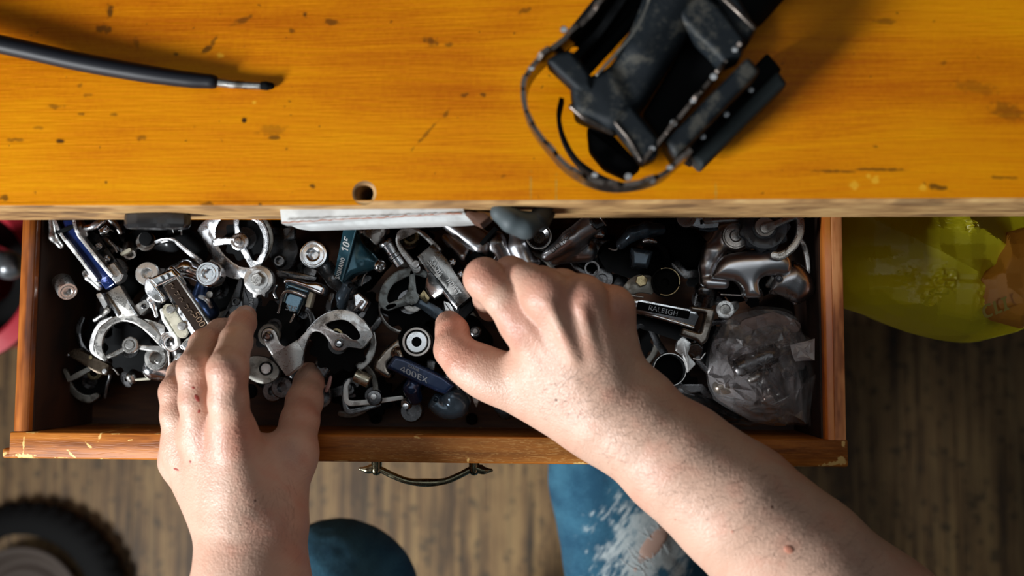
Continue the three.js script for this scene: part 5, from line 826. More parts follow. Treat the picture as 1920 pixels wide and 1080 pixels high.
{
  const g = der('derailleur with a black lettered bar in a chrome frame, right of the right hand', 1260, 610), q = zr(1160, 480, 4.152);
  pl(g, 'chrome_frame', q([110, 350], [180, 340], [600, 420], [630, 470], [590, 565], [420, 510], [85, 435]), 0.748, 0.009, M.polished, { bevel: 0.0016, slope: [0.0, -0.16] }); pl(g, 'black_face', q([150, 352], [560, 430], [545, 492], [135, 415]), 0.7492, 0.003, M.black, { bevel: 0.0004, slope: [0, -0.05] }, 'black lettered face');
  letters(g, 'RALEIGH', 1243.5, 582.5, 0.7495, 9, 12.5, M.dark, { font: FONT.sans, stretch: 1.15 }); sw(g, 'bright_edge', q([95, 428], [250, 460], [420, 508], [580, 556]).map(([x, y]) => [x, y, 0.7465, 3.6]), M.chrome);
  for (let i = 0; i < 3; i++) for (let j = 0; j < 2; j++) bolt(g, 1179 + i * 6 + j * 2, 574 - i * 5 + j * 6, 0.7475, 2.6, M.brass);
  bl(g, 'frame_end', [cap([1186, 577, 0.746], [1190, 582, 0.745], 6, 5)], M.chrome, 0.0006);
  bl(g, 'clamp', [slabF(roundC(q([560, 385], [750, 410], [755, 440], [690, 665], [640, 700], [610, 655], [480, 615], [500, 560], [640, 600], [680, 445], [560, 425]), 4), 0.7505, 0.012, 0.0016)], M.steel.clone(), 0.0007).material.color.setRGB(0.27, 0.24, 0.21);
  pl(g, 'bracket', roundC(q([455, 660], [500, 620], [570, 680], [540, 760], [570, 800], [605, 840], [535, 915], [515, 830], [490, 770], [440, 735]), 4), 0.742, 0.006, M.alu, { bevel: 0.0012, slope: [0.12, -0.06] }); bolt(g, 1305, 657, 0.7475, 14, M.dark, 'hex', V(-0.15, 1, 0.3)); sw(g, 'spring_wire', [[1301, 672, 0.745, 1.6], [1312, 674, 0.746, 1.8], [1322, 662, 0.746, 1.4]], M.bright);
  tn(g, 'cup', 1256, 693, 0.738, [[31, -40], [31, -1], [30, 0.6], [28.5, 0.6], [27.5, -1], [26.5, -32], [0, -32]], M.black); put(g, 'rim', turned(1256, 693, 0.7384, [[28.7, -1], [30.8, -1], [30.6, 0.6], [29.2, 0.6]]), M.alu); bl(g, 'cup_bottom', [cap([1256, 694, 0.722], [1256, 694, 0.72], 10, 10)], M.black, 0.001);
  sw(g, 'cable_loop', [[1186, 618, 0.732, 6], [1200, 609, 0.734, 6], [1216, 612, 0.732, 6], [1234, 644, 0.726, 7], [1246, 662, 0.722, 7]], M.charcoal); bl(g, 'under_bar', [cap([1190, 598, 0.732], [1290, 630, 0.728], 14, 14)], M.black, 0.001);
}
{ // big silver one, top right
  const g = der('large silver derailleur with a curved body and round cap, upper right in the drawer', 1420, 510), q = zr(1260, 400, 5.141);
  tn(g, 'hanger_bolt', 1380, 442, 0.744, [[26, -30], [26, -5], [24, -2], [23.5, -2], [23, -3.5], [21.5, -3.5], [20.5, -0.5], [12, 0.6], [10, -1], [9, -4], [5, -3], [0, -2.6]], M.alu);
  bl(g, 'hanger_arm', [cap([1380, 445, 0.733], [1362, 446, 0.733], 27, 26), cap([1355, 450, 0.735], [1338, 472, 0.736], 20, 20), cap([1338, 472, 0.736], [1326, 500, 0.735], 20, 15), cap([1326, 500, 0.735], [1324, 528, 0.733], 14, 13), cap([1328, 530, 0.736], [1358, 532, 0.737], 12, 10)], M.cast, 0.0008);
  bl(g, 'lower_barrel', [cap([1322, 545, 0.73], [1318, 562, 0.724], 20, 21), cap([1345, 560, 0.722], [1352, 566, 0.722], 12, 10)], M.dark, 0.0009);
  bl(g, 'body', [slabF(spline(q([400, 610], [430, 530], [500, 440], [620, 395], [800, 385], [1000, 390], [1110, 400], [1160, 470], [1140, 570], [1000, 560], [890, 585], [850, 640], [860, 740], [872, 800], [720, 800], [690, 720], [630, 640], [540, 615]), true, 4), 0.7515, 0.02, 0.0055, 0.004), cap([1370, 500, 0.744], [1450, 490, 0.745], 14, 16, 0.01)], M.cast, 0.0008, 'curved silver body');
  bl(g, 'round_cap', [slabF(spline(q([1090, 560], [1170, 470], [1262, 500], [1325, 580], [1350, 660], [1318, 760], [1230, 840], [1120, 800], [1000, 770], [945, 780], [955, 700], [1000, 610]), true, 4), 0.7455, 0.02, 0.0075, 0.004), cap([1480, 520, 0.739], [1505, 540, 0.736], 22, 20, 0.008), cap([1461, 523, 0.76], [1461, 523, 0.738], 5, 5, 0.001, true), cap([1449, 550, 0.76], [1449, 550, 0.738], 5, 5, 0.001, true)], M.castDark, 0.0008, 'round end cap');
  pl(g, 'slot', bar2([1483, 513], [1486, 488], 7), 0.746, 0.006, M.black); pl(g, 'ticked_panel', spline(q([560, 410], [700, 360], [920, 360], [960, 400], [700, 415]), true, 4), 0.7465, 0.004, M.black); for (let i = 0; i < 4; i++) pl(g, 'yellow_tick', bar2([1407 + i * 7.5, 478], [1411 + i * 7.5, 472], 2), 0.7469, 0.0006, mk(0.5, 0.45, 0.03, 0.6, 0), { bevel: 0 });
  bolt(g, 1412, 566, 0.744, 14, M.black, 'hex', V(-0.1, 0.8, 0.5)); tn(g, 'washer', 1413, 556, 0.746, [[18, -6], [18, -1], [16, 0], [8, 0]], M.dark, V(-0.1, 0.8, 0.5)); sw(g, 'bar', [[1352, 552, 0.735, 2], [1372, 553, 0.735, 2], [1394, 554, 0.735, 2]], M.alu);
  bl(g, 'inner', [cap([1440, 530, 0.724], [1380, 548, 0.722], 22, 20)], M.black, 0.0012); bl(g, 'inner_lug', [cap([1440, 534, 0.738], [1448, 522, 0.74], 6, 6)], M.steel, 0.0008);
  pl(g, 'side_cage', stroke(spline(q([1215, 215], [1275, 300], [1308, 420], [1322, 560]), false), [9, 10, 11, 9]), 0.729, 0.003, M.alu, { bevel: 0.001 }); bl(g, 'foot', [cap([1492, 564, 0.731], [1502, 562, 0.731], 8, 6)], M.bright, 0.0008);
  tn(g, 'eye_ring', 1360, 580, 0.727, [[16, -16], [16, -1], [14, 0], [10, 0], [9, -2], [9, -14], [0, -14]], M.alu); pl(g, 'eye_plate', roundC([[1348, 572], [1384, 562], [1388, 576], [1366, 600], [1346, 596]], 5), 0.7255, 0.004, M.steel, { bevel: 0.001 });
}
{ // guide wheel with a J-shaped arm
  const g = der('blue grey guide wheel with white hub and J-shaped cage, in the upper right drawer', 1436, 430), q = zr(1260, 400, 5.141);
  const tooth = []; for (let i = 0; i < 132; i++) { const a = i / 132 * 2 * Math.PI, w = Math.cos(a * 11); tooth.push([1434 + (47 + 3 * w) * Math.cos(a), 425 + (47 + 3 * w) * Math.sin(a)]); }
  const wh = pl(g, 'jockey_wheel', tooth, 0.753, 0.007, mk(0.06, 0.072, 0.09, 0.6, 0.1, worn), { bevel: 0.0016, holes: [circ(1434, 425, 20, 28)] }); put(wh, 'face_ring', turned(1434, 425, 0.7535, [[41, -4], [41, 0], [36, 0.6], [25, 0], [22, -2], [22, -6]]), mk(0.09, 0.105, 0.125, 0.55, 0.1, worn));
  tn(g, 'hub', 1434.5, 425, 0.7555, [[18, -14], [18, -1], [16, 0], [8, 0.4], [7, -0.6], [6, -0.4], [0, 0]], M.white); bolt(g, 1434.5, 425, 0.7566, 6.5, mk(0.5, 0.38, 0.33, 0.5, 1, worn));
  const cg = pl(g, 'outer_cage', stroke(spline(q([1232, 20], [1245, 110], [1232, 210], [1180, 310], [1110, 375], [1040, 410], [985, 402]), false), [14, 15, 15, 15, 16, 17, 15]), 0.758, 0.0032, M.alu.clone(), { bevel: 0.0013 }); cg.material.roughness = 0.8; cg.material.color.setRGB(0.62, 0.62, 0.6);
  pl(cg, 'cage_arm', stroke(q([905, 140], [1000, 105], [1100, 60], [1190, 20]), [22, 14, 13, 14]), 0.7578, 0.003, cg.material, { bevel: 0.0012 }); pl(cg, 'cage_tip', roundC(q([955, 375], [1000, 365], [1030, 430], [990, 445]), 4), 0.7578, 0.005, M.bright, { bevel: 0.0012, slope: [0.25, -0.15] });
}
{
  const g = der('silver derailleur arm lying along the bench edge, left of the grey guide wheel', 1320, 418), q = zr(1260, 400, 5.141);
  pl(g, 'arm', roundC(q([40, 20], [70, 90], [290, 150], [450, 140], [460, 60], [450, 20]), 5), 0.744, 0.007, M.bright, { bevel: 0.0016, slope: [0.1, -0.1] }); tn(g, 'eye', 1287, 408, 0.7465, [[18, -12], [18, -1], [16, 0], [11, 0], [10, -8], [0, -8]], M.alu); pl(g, 'long_arm', stroke([[1324, 413], [1362, 409], [1396, 406]], [12, 14, 14]), 0.748, 0.005, M.alu, { bevel: 0.0013 }); pl(g, 'slot', bar2([1315, 412], [1316, 420], 4), 0.7466, 0.003, M.black); sw(g, 'dark_edge', [[1312, 430, 0.742, 3], [1330, 432, 0.742, 3], [1344, 429, 0.742, 3]], M.slate);
}
{ // grimy one in the lower left corner
  const g = der('grimy brown derailleur with a bent cage, in the shaded lower left of the drawer', 165, 700);
  pl(g, 'block', roundC([[124, 664], [140, 652], [205, 684], [200, 704], [180, 700]], 4), 0.722, 0.01, mk(0.1, 0.075, 0.05, 0.7, 0.6, worn), { bevel: 0.001 }); bolt(g, 195, 696, 0.724, 5, M.alu); bolt(g, 127, 666, 0.722, 3, M.chrome); bolt(g, 169, 670, 0.724, 4, M.brass);
  pl(g, 'bent_cage', stroke([[121, 695], [129, 711], [142, 705], [166, 692]], [9, 13, 12, 10]), 0.716, 0.003, M.grimy, { bevel: 0.001 }); tn(g, 'bushing', 176, 698, 0.714, [[15, -10], [15, -1], [13, 0], [8, 0], [8, -8]], M.brass);
  pl(g, 'outer_crescent', stroke(spline([[126, 712], [136, 732], [150, 744], [166, 748], [180, 742]], false), [9, 13, 15, 16, 12]), 0.702, 0.003, M.grimy, { bevel: 0.001 }); jockey(g, 168, 714, 0.7, 38);
  sw(g, 'hanging_strip', [[200, 690, 0.716, 2], [206, 704, 0.715, 3.5], [201, 722, 0.712, 3], [197, 745, 0.708, 2.5]], M.grey); sw(g, 'arched_wire', [[206, 690, 0.718, 2], [214, 692, 0.718, 2], [222, 702, 0.716, 2]], M.steel);
  bl(g, 'ball_joint', [cap([245, 706, 0.722], [248, 711, 0.721], 9, 9)], M.steel, 0.0008); bolt(g, 246, 714, 0.723, 6, M.chrome); sw(g, 'pin', [[256, 712, 0.722, 2.6], [281, 710, 0.722, 2.6]], M.cream); tn(g, 'disc', 236, 712, 0.716, [[16, -8], [16, -1], [14, 0], [4, 0]], M.dark, V(-0.4, 0.8, 0.3));
}
{
  const g = der('blue grey rounded derailleur end, low in the drawer under the right wrist', 942, 762);
  bl(g, 'rounded_end', [cap([936, 745, 0.722], [948, 770, 0.72], 20, 17), cap([925, 730, 0.716], [936, 745, 0.72], 18, 18)], M.slate, 0.0008); bolt(g, 884, 786, BASE + 0.008, 11, M.rubber); sw(g, 'lip', [[944, 744, 0.733, 1.6], [954, 748, 0.733, 1.6], [952, 757, 0.732, 1.4]], M.grey);
}
single('drawer_bolt', 'small dark round bolt head on the drawer floor near its front', 'bolt', turned(703, 783, BASE + 0.006, domeProf(12, 9)), M.rubber, P(703, 783, BASE));

// ---- darker ones underneath, filling the drawer to its bottom
{
  const rn = RNG(77), cx = 700, cy = 560, make = (k) => {
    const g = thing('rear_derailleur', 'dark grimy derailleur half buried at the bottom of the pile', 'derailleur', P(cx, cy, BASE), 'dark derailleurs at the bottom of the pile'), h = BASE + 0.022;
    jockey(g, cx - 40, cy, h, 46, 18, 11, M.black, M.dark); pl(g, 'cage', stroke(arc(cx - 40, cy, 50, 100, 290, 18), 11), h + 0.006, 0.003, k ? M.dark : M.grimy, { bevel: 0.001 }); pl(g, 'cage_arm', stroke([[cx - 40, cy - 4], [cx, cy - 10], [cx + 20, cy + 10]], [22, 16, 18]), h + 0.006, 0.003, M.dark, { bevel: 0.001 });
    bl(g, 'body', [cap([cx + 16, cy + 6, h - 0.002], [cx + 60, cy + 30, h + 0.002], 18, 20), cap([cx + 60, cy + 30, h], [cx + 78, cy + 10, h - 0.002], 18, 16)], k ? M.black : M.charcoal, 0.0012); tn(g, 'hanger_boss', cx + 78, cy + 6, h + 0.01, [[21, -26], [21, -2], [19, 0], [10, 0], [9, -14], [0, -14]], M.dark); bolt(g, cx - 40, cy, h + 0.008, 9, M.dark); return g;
  };
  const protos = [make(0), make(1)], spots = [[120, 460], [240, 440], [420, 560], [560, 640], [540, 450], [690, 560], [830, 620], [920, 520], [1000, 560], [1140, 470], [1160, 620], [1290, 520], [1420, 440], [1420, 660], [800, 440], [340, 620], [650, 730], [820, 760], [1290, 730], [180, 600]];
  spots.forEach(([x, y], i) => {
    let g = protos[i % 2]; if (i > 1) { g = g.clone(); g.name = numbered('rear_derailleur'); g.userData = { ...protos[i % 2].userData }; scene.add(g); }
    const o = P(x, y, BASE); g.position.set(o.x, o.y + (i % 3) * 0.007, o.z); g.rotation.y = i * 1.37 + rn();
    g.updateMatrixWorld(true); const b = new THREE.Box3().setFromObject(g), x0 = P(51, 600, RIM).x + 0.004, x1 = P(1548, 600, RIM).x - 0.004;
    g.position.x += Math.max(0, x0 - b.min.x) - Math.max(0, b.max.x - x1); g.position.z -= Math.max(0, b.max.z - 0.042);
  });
}
// ---------------------------------------------------------------- clear plastic bags in the drawer
function crumple(outline, h0, amp, seed, R = 11, dip = 0.012, C = 44, flat = true) {   // a creased sheet of flat facets inside an outline
  const q = outline.map(([x, y]) => P(x, y, h0)), cx = q.reduce((s, p) => s + p.x, 0) / q.length, cz = q.reduce((s, p) => s + p.z, 0) / q.length, A = outline.length, pos = [], idx = [], rn = RNG(Math.round(seed * 1000));
  const edge = (t) => { const f = t * A, i = Math.floor(f) % A, j = (i + 1) % A, u = f - Math.floor(f); return [lerp(q[i].x, q[j].x, u), lerp(q[i].z, q[j].z, u)]; };
  const fold = (x, z) => { let s = 0, a = 1, m = 30; for (let k = 0; k < 3; k++) { const t = 1.3 * k + seed, X = x * Math.cos(t) + z * Math.sin(t), Z = (-x * Math.sin(t) + z * Math.cos(t)) * 0.4; s += a * (1 - Math.abs(2 * vnoise(X * m + seed * 9 + 40, Z * m + 30 + seed) - 1)); a *= 0.6; m *= 1.9; } return s; };
  for (let i = 0; i <= R; i++) for (let k = 0; k < C; k++) {
    const inner = i > 0 && i < R, [ex, ez] = edge((k + (inner ? (rn() - 0.5) * 0.8 + (i % 2) * 0.5 : 0) + C) / C % 1), t = (i + (inner ? (rn() - 0.5) * 0.7 : 0)) / R, x = lerp(cx, ex, t), z = lerp(cz, ez, t);
    pos.push(x, h0 + amp * (fold(x, z) - 1.0 + (flat ? (rn() - 0.5) * 0.9 : 0)) - dip * t ** 4, z);
  }
  for (let i = 0; i < R; i++) for (let k = 0; k < C; k++) { const a = i * C + k, b = i * C + (k + 1) % C; if ((i + k) % 2) idx.push(a, b, a + C, b, b + C, a + C); else idx.push(a, b, b + C, a, b + C, a + C); }
  let g = new THREE.BufferGeometry(); g.setAttribute('position', new THREE.Float32BufferAttribute(pos, 3)); g.setIndex(idx); g = toCreasedNormals(g, flat ? 0.12 : 0.6); return uvXZ(g);
}
const film = mk(0.96, 0.95, 0.95, 0.05, 0, { transmission: 0.97, thickness: 0, ior: 1.5, side: THREE.DoubleSide }), haze = mk(0.8, 0.76, 0.77, 0.15, 0, { transmission: 0.82, thickness: 0, ior: 1.5, side: THREE.DoubleSide });
{
  const out = [[1369, 587], [1349, 611], [1330, 649], [1325, 705], [1335, 734], [1344, 753], [1405, 789], [1441, 796], [1500, 800], [1522, 801], [1529, 714], [1530, 636], [1520, 630], [1503, 592], [1477, 575], [1424, 572]];
  const bag = thing('plastic_bag', 'crumpled clear plastic bag of metal parts in the lower right corner of the drawer', 'bag', P(1440, 690, BASE));
  put(bag, 'film', crumple(out, 0.743, 0.0085, 1.3, 12, 0.012, 46), film);
  put(bag, 'film_under', crumple(out.map(([x, y]) => [lerp(1435, x, 0.95), lerp(690, y, 0.95)]), 0.730, 0.0075, 4.1, 9, 0.012, 38), haze);
  put(bag, 'flap', crumple([[1369, 590], [1345, 668], [1410, 640], [1470, 606], [1490, 640], [1530, 640], [1480, 652], [1400, 672], [1345, 676]], 0.752, 0.006, 2.2, 6, 0.004, 26), film);
  put(bag, 'folded_end', crumple([[1483, 646], [1502, 642], [1520, 638], [1530, 634], [1531, 676], [1510, 676], [1490, 678]], 0.752, 0.005, 6.3, 3, 0.002, 12), mk(0.82, 0.77, 0.77, 0.25, 0, { transmission: 0.45, thickness: 0, side: THREE.DoubleSide }), 'whitish folded end of the bag');
  put(bag, 'lower_fold', crumple([[1340, 745], [1400, 770], [1480, 745], [1527, 700], [1529, 720], [1522, 801], [1490, 775], [1470, 800], [1441, 797], [1405, 789]], 0.744, 0.008, 8.2, 6, 0.006, 26), film);
  const inM = mk(0.3, 0.25, 0.2, 0.5, 0.8, worn), inBag = (label, geo, m, x, y) => single('metal_part', label, 'metal part', geo, m, P(x, y, 0.71), 'metal parts inside the clear bag');
  inBag('dark curved metal part inside the clear bag, in its middle', blob([cap([1390, 690, 0.722], [1440, 670, 0.724], 22, 26), cap([1440, 670, 0.724], [1480, 640, 0.72], 20, 14)], 0.0014), M.dark, 1440, 670); inBag('round black wheel inside the clear bag, near the drawer side', turned(1480, 700, 0.727, [[34, -16], [34, -2], [30, 0], [14, 0], [12, -10]]), M.black, 1480, 700);
  inBag('small tan metal lump in the lower left of the clear bag', blob([cap([1350, 725, 0.72], [1372, 735, 0.72], 14, 12)], 0.0014), inM, 1360, 730); inBag('tan metal stud at the bottom of the clear bag', blob([cap([1440, 745, 0.722], [1450, 775, 0.716], 16, 18)], 0.0014), inM, 1445, 760);
  inBag('pinkish flat metal strap at the top of the clear bag', plate(stroke([[1400, 610], [1450, 596], [1490, 612]], 26), 0.727, 0.006, { bevel: 0.0015 }), mk(0.25, 0.18, 0.16, 0.6, 0.8), 1450, 600);
  inBag('small grey metal lever showing in the middle of the clear bag', blob([cap([1408, 712, 0.731], [1420, 706, 0.732], 7, 8), cap([1420, 706, 0.732], [1438, 700, 0.73], 7, 5)], 0.001), M.steel, 1420, 706);
  const b2 = thing('plastic_bag', 'second clear bag lying low and dark beside the right wrist', 'bag', P(1340, 775, BASE));
  put(b2, 'film', crumple([[1225, 722], [1290, 730], [1345, 750], [1400, 786], [1440, 796], [1420, 802], [1300, 800], [1250, 775]], 0.712, 0.008, 5.5, 7, 0.01, 26), film); single('metal_part', 'black part inside the low clear bag beside the wrist', 'metal part', blob([cap([1280, 762, 0.698], [1370, 776, 0.695], 24, 20)], 0.0015), M.black, P(1320, 770, 0.69));
}

// ---------------------------------------------------------------- things on and below the edge of the bench
{ // round black knob under the bench edge
  const k = thing('bench_knob', 'round black knob fixed to the front edge of the workbench', 'knob', V(P(309, 410, 0.81).x, 0.82, FRONT)), R = 66 * S(0.82), L = P(309, 428, 0.822).z - FRONT;
  let t = new THREE.LatheGeometry([[0, 0], [R * 0.97, 0], [R, 0.001], [R, L * 0.74], [R * 0.985, L * 0.8], [R * 0.93, L * 0.97], [R * 0.88, L], [0, L * 0.98]].map(([r, y]) => new THREE.Vector2(r, y)), 64); t = toCreasedNormals(t, 0.4); t.rotateX(Math.PI / 2); t.scale(1, 0.3, 1); t.translate(k.position.x, 0.82, FRONT); put(k, 'knob_body', uvXZ(t), mk(0.02, 0.02, 0.021, 0.42, 0.2, { roughnessMap: wearRough }));
  let c = new THREE.CylinderGeometry(0.0045, 0.0045, 0.002, 20); c.rotateX(Math.PI / 2); c.translate(k.position.x, 0.82, FRONT + L - 0.0008); put(k, 'knob_cap', c, M.dark);
}
{ // white painted batten with a torn paper edge and a broken brown end
  const b = thing('batten', 'white painted strip along the front edge of the workbench, broken brown at its right end', 'batten', P(712, 410, 0.81));
  const hT = 0.833, whiteM = mk(1, 1, 1, 0.8, 0, { map: tex(512, 128, (u, v) => { const n = fbm(u * 16, v * 6, 16, 6, 4), s = vnoise(u * 120, v * 60, 120, 60); return mix3([196, 199, 198], [166, 167, 166], clamp(smooth(0.45, 0.75, n) * 0.6 + 0.25 * (s - 0.3))); }, { rx: 6, ry: 14 }) });
  const upper = plate([[525, 391], [869, 390], [872, 400], [840, 402], [760, 404], [700, 408], [620, 414], [560, 417], [526, 418]], hT, 0.012, { bevel: 0.001, slope: [0, -0.35] }); put(b, 'painted_face', upper, whiteM);
  put(b, 'lower_face', plate([[527, 414], [620, 410], [700, 404], [872, 398], [898, 412], [860, 415], [760, 418], [640, 422], [565, 424], [540, 420]], hT - 0.008, 0.02, { bevel: 0.001, slope: [0, -0.5] }), whiteM);
  const rn = RNG(9), pts = []; for (let i = 0; i <= 60; i++) { const t = i / 60, x = lerp(530, 866, t); pts.push([x, lerp(418, 400, t ** 0.85) + (rn() - 0.5) * 2.2, hT + 0.0012, 0.7 + rn() * 0.9]); } put(b, 'torn_edge', sweep(pts, { n: 2, seg: 6 }), mk(0.42, 0.2, 0.14, 0.9, 0), 'reddish torn edge');
  put(b, 'broken_end', plate([[868, 391], [888, 397], [908, 398], [918, 406], [900, 421], [884, 414], [872, 402]], hT - 0.001, 0.02, { bevel: 0.0012 }), mk(0.085, 0.035, 0.018, 0.7, 0), 'broken dark brown end'); put(b, 'raw_wood', plate([[890, 394], [918, 398], [925, 406], [908, 410], [902, 402]], hT - 0.004, 0.012, { bevel: 0.001 }), mk(0.45, 0.26, 0.1, 0.8, 0));
}
{ // grey hook
  const hkM = mk(0.05, 0.066, 0.072, 0.6, 0.1), f = (px, py, h, r) => [px, py, h, r];
  const hk = thing('hook', 'thick grey metal hook hanging from the front edge of the workbench', 'hook', P(985, 415, 0.8));
  put(hk, 'hook_body', blob([cap(f(940, 398, 0.838), f(960, 414, 0.84), 21, 22), cap(f(960, 414, 0.84), f(985, 424, 0.838), 22, 23), cap(f(985, 424, 0.838), f(1008, 412, 0.836), 23, 18), cap([950, 402, 0.825], [975, 412, 0.82], 20, 22)], 0.0012), hkM); put(hk, 'hook_arm', blob([cap([1008, 410, 0.836], [1027, 384, 0.832], 19, 14), cap([1015, 418, 0.826], [1026, 400, 0.82], 16, 15)], 0.0012), mk(0.03, 0.035, 0.038, 0.6, 0.2), 'dark hook arm');
}

// ---------------------------------------------------------------- on the workbench: pedal and cable
{
  const pd = thing('bicycle_pedal', 'old black bicycle pedal with a toothed steel cage on the workbench', 'pedal', P(1230, 160, TOP));
  const hC = 0.895, plasticM = mk(0.06, 0.068, 0.072, 0.62, 0, { specularIntensity: 0.5, map: tex(256, 256, (u, v) => mix3([90, 104, 116], [255, 236, 214], smooth(0.5, 0.75, fbm(u * 8, v * 8, 8, 8, 4) * 0.8 + 0.25 * vnoise(u * 90, v * 90, 90, 90))), { rx: 16 }) }), cageM = mk(0.085, 0.07, 0.06, 0.62, 0.8, worn), rimM = mk(0.42, 0.42, 0.42, 0.6, 1, worn);
  // toothed plate: a thin wall following the loop, taller at every tooth
  const loop = spline([[1178, -60], [1130, 0], [1092, 42], [1050, 78], [1012, 108], [988, 140], [981, 170], [986, 205], [1000, 235], [1030, 275], [1066, 312], [1104, 334], [1146, 345], [1196, 342], [1240, 328], [1268, 306], [1296, 280]], false, 8);
  const wall = (path, h0, h1, th, tooth, m, name) => {
    const n = path.length, pos = [], idx = []; let len = 0;
    path.forEach((p, i) => {
      const a = path[Math.max(0, i - 1)], b = path[Math.min(n - 1, i + 1)], l = Math.hypot(b[0] - a[0], b[1] - a[1]), nx = -(b[1] - a[1]) / l * th / 2, ny = (b[0] - a[0]) / l * th / 2; len += i ? Math.hypot(p[0] - path[i - 1][0], p[1] - path[i - 1][1]) : 0;
      const top = h1 + tooth * smooth(0.15, 0.55, Math.sin(len / 11));
      for (const [s, h] of [[1, h0], [1, top], [-1, top], [-1, h0]]) { const w = P(p[0] + s * nx, p[1] + s * ny, hC); pos.push(w.x, h, w.z); }
    });
    for (let i = 0; i < n - 1; i++) for (let k = 0; k < 4; k++) { const a = i * 4 + k, b = i * 4 + (k + 1) % 4; idx.push(a, b, a + 4, b, b + 4, a + 4); }
    const g = new THREE.BufferGeometry(); g.setAttribute('position', new THREE.Float32BufferAttribute(pos, 3)); g.setIndex(idx); return put(pd, name, uvXZ(toCreasedNormals(g, 0.5)), m);
  };
  wall(loop, hC - 0.018, hC - 0.0005, 9, 0.004, cageM, 'toothed_cage');
  for (const [x, y, r] of [[1057, 54, 7], [1017, 99, 6.5], [996, 127, 6], [1115, 328, 6], [1178, 331, 7], [1223, 337, 6], [1256, 314, 6], [1263, 230, 6.5], [1338, 143, 7], [1223, 278, 6], [1378, 92, 6], [1300, 188, 6]]) put(pd, 'glint_rivet', turned(x, y, hC + 0.002, domeProf(r, 5)), rimM);  // small bright domes stand in for blurred glints on the teeth
  wall(spline([[1052, 160], [1046, 195], [1056, 240], [1080, 280], [1110, 305], [1150, 325], [1176, 334]], false, 6), TOP + 0.012, TOP + 0.022, 9, 0.001, M.black, 'lower_cage');
  wall([[1206, 302], [1230, 272], [1260, 236], [1290, 200], [1320, 164], [1350, 128], [1386, 84]].flatMap((p, i, a) => i < a.length - 1 ? [0, 0.2, 0.4, 0.6, 0.8].map((t) => [lerp(p[0], a[i + 1][0], t), lerp(p[1], a[i + 1][1], t)]) : [p]), hC - 0.016, hC - 0.001, 7, 0.004, cageM, 'toothed_plate');
  put(pd, 'shade_block', plate(roundC([[1100, 236], [1150, 252], [1204, 312], [1176, 334], [1132, 314], [1104, 280]], 8), 0.868, 0.012, { bevel: 0.002 }), M.black);  // black block stands in for the shade under the front arc
  wall(spline([[1190, -50], [1146, 20], [1110, 66], [1070, 104]], false, 6), TOP + 0.012, hC - 0.008, 14, 0.001, M.black, 'lower_cage');
  put(pd, 'lower_plate', plate([[1190, -60], [1130, 14], [1062, 84], [1040, 108], [1070, 124], [1104, 116], [1150, 84], [1200, 30], [1240, -60]], 0.872, 0.004, { holes: [circ(1077, 97, 13, 16), circ(1140, 86, 7, 12)], bevel: 0.0008 }), M.black);
  // moulded body
  const B = (name, prims, m = plasticM) => put(pd, name, blob(prims, 0.0011), m), SL = (pts, h, th, rc = 8, r = 0.003) => slabF(roundC(pts, rc), h, th, r, 0.005);
  B('body', [SL([[1222, -60], [1330, -60], [1316, 0], [1290, 62], [1240, 140], [1206, 196], [1168, 232], [1140, 238], [1100, 176], [1112, 150], [1150, 112], [1190, 60]], 0.892, 0.024, 20, 0.007), SL([[1068, 152], [1104, 140], [1150, 128], [1180, 190], [1166, 228], [1150, 236], [1078, 206]], 0.893, 0.03, 8, 0.004), cap([1290, -40, 0.89], [1200, 90, 0.889], 26, 22, 0.012)]);
  B('cross_arm', [SL([[1022, 112], [1046, 96], [1072, 92], [1108, 136], [1112, 168], [1084, 170]], 0.895, 0.016)]); B('cross_arm', [SL([[1146, 226], [1184, 194], [1236, 258], [1234, 292], [1204, 306], [1180, 270]], 0.895, 0.016)]);
  B('cross_arm', [SL([[1266, 20], [1318, -20], [1352, 10], [1400, 72], [1392, 104], [1358, 120], [1330, 88], [1300, 62]], 0.895, 0.018)]); B('end_frame', [SL([[1340, -60], [1372, -34], [1420, 52], [1404, 78], [1382, 66], [1322, -30]], 0.893, 0.018)]);
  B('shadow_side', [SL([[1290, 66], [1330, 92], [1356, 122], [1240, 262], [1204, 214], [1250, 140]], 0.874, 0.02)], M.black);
  put(pd, 'arm_edge', sweep([[1356, -4, 0.896, 5], [1388, 26, 0.897, 5], [1414, 52, 0.896, 5]]), cageM); put(pd, 'arm_edge', sweep([[1154, 230, 0.895, 3.4], [1180, 262, 0.895, 3.4], [1202, 300, 0.895, 3.4]]), cageM); put(pd, 'arm_edge', sweep([[1072, 200, 0.889, 6], [1104, 226, 0.888, 7], [1148, 248, 0.886, 6]]), cageM); put(pd, 'arm_edge', sweep([[1234, -50, 0.893, 3.4], [1196, 50, 0.894, 3.4], [1120, 140, 0.893, 3]]), M.grimy);
  B('tread_block', [SL([[1246, 262], [1404, 104], [1428, 132], [1268, 296]], 0.893, 0.026)]); B('tread_block', [SL([[1295, 292], [1460, 130], [1478, 156], [1318, 314]], 0.874, 0.018, 6)], mk(0.008, 0.014, 0.015, 0.8, 0)); B('tread_block', [SL([[1262, 282], [1440, 96], [1468, 128], [1300, 306]], 0.868, 0.016, 6)], M.black);
  for (const [x, y] of [[1318, 256], [1362, 214], [1408, 168]]) put(pd, 'glint_rivet', turned(x, y, 0.8745, domeProf(6, 4)), M.grey);
  B('spindle', [cap([1190, 150, 0.868], [1330, -30, 0.868], 24, 28)], M.black); B('axle_end', [cap([1400, 10, 0.872], [1470, -70, 0.872], 46, 46)], M.black); B('inner_bar', [cap([1050, 96, 0.875], [1160, -40, 0.875], 13, 13), cap([1100, 130, 0.872], [1200, 20, 0.872], 12, 12)], M.black);
}
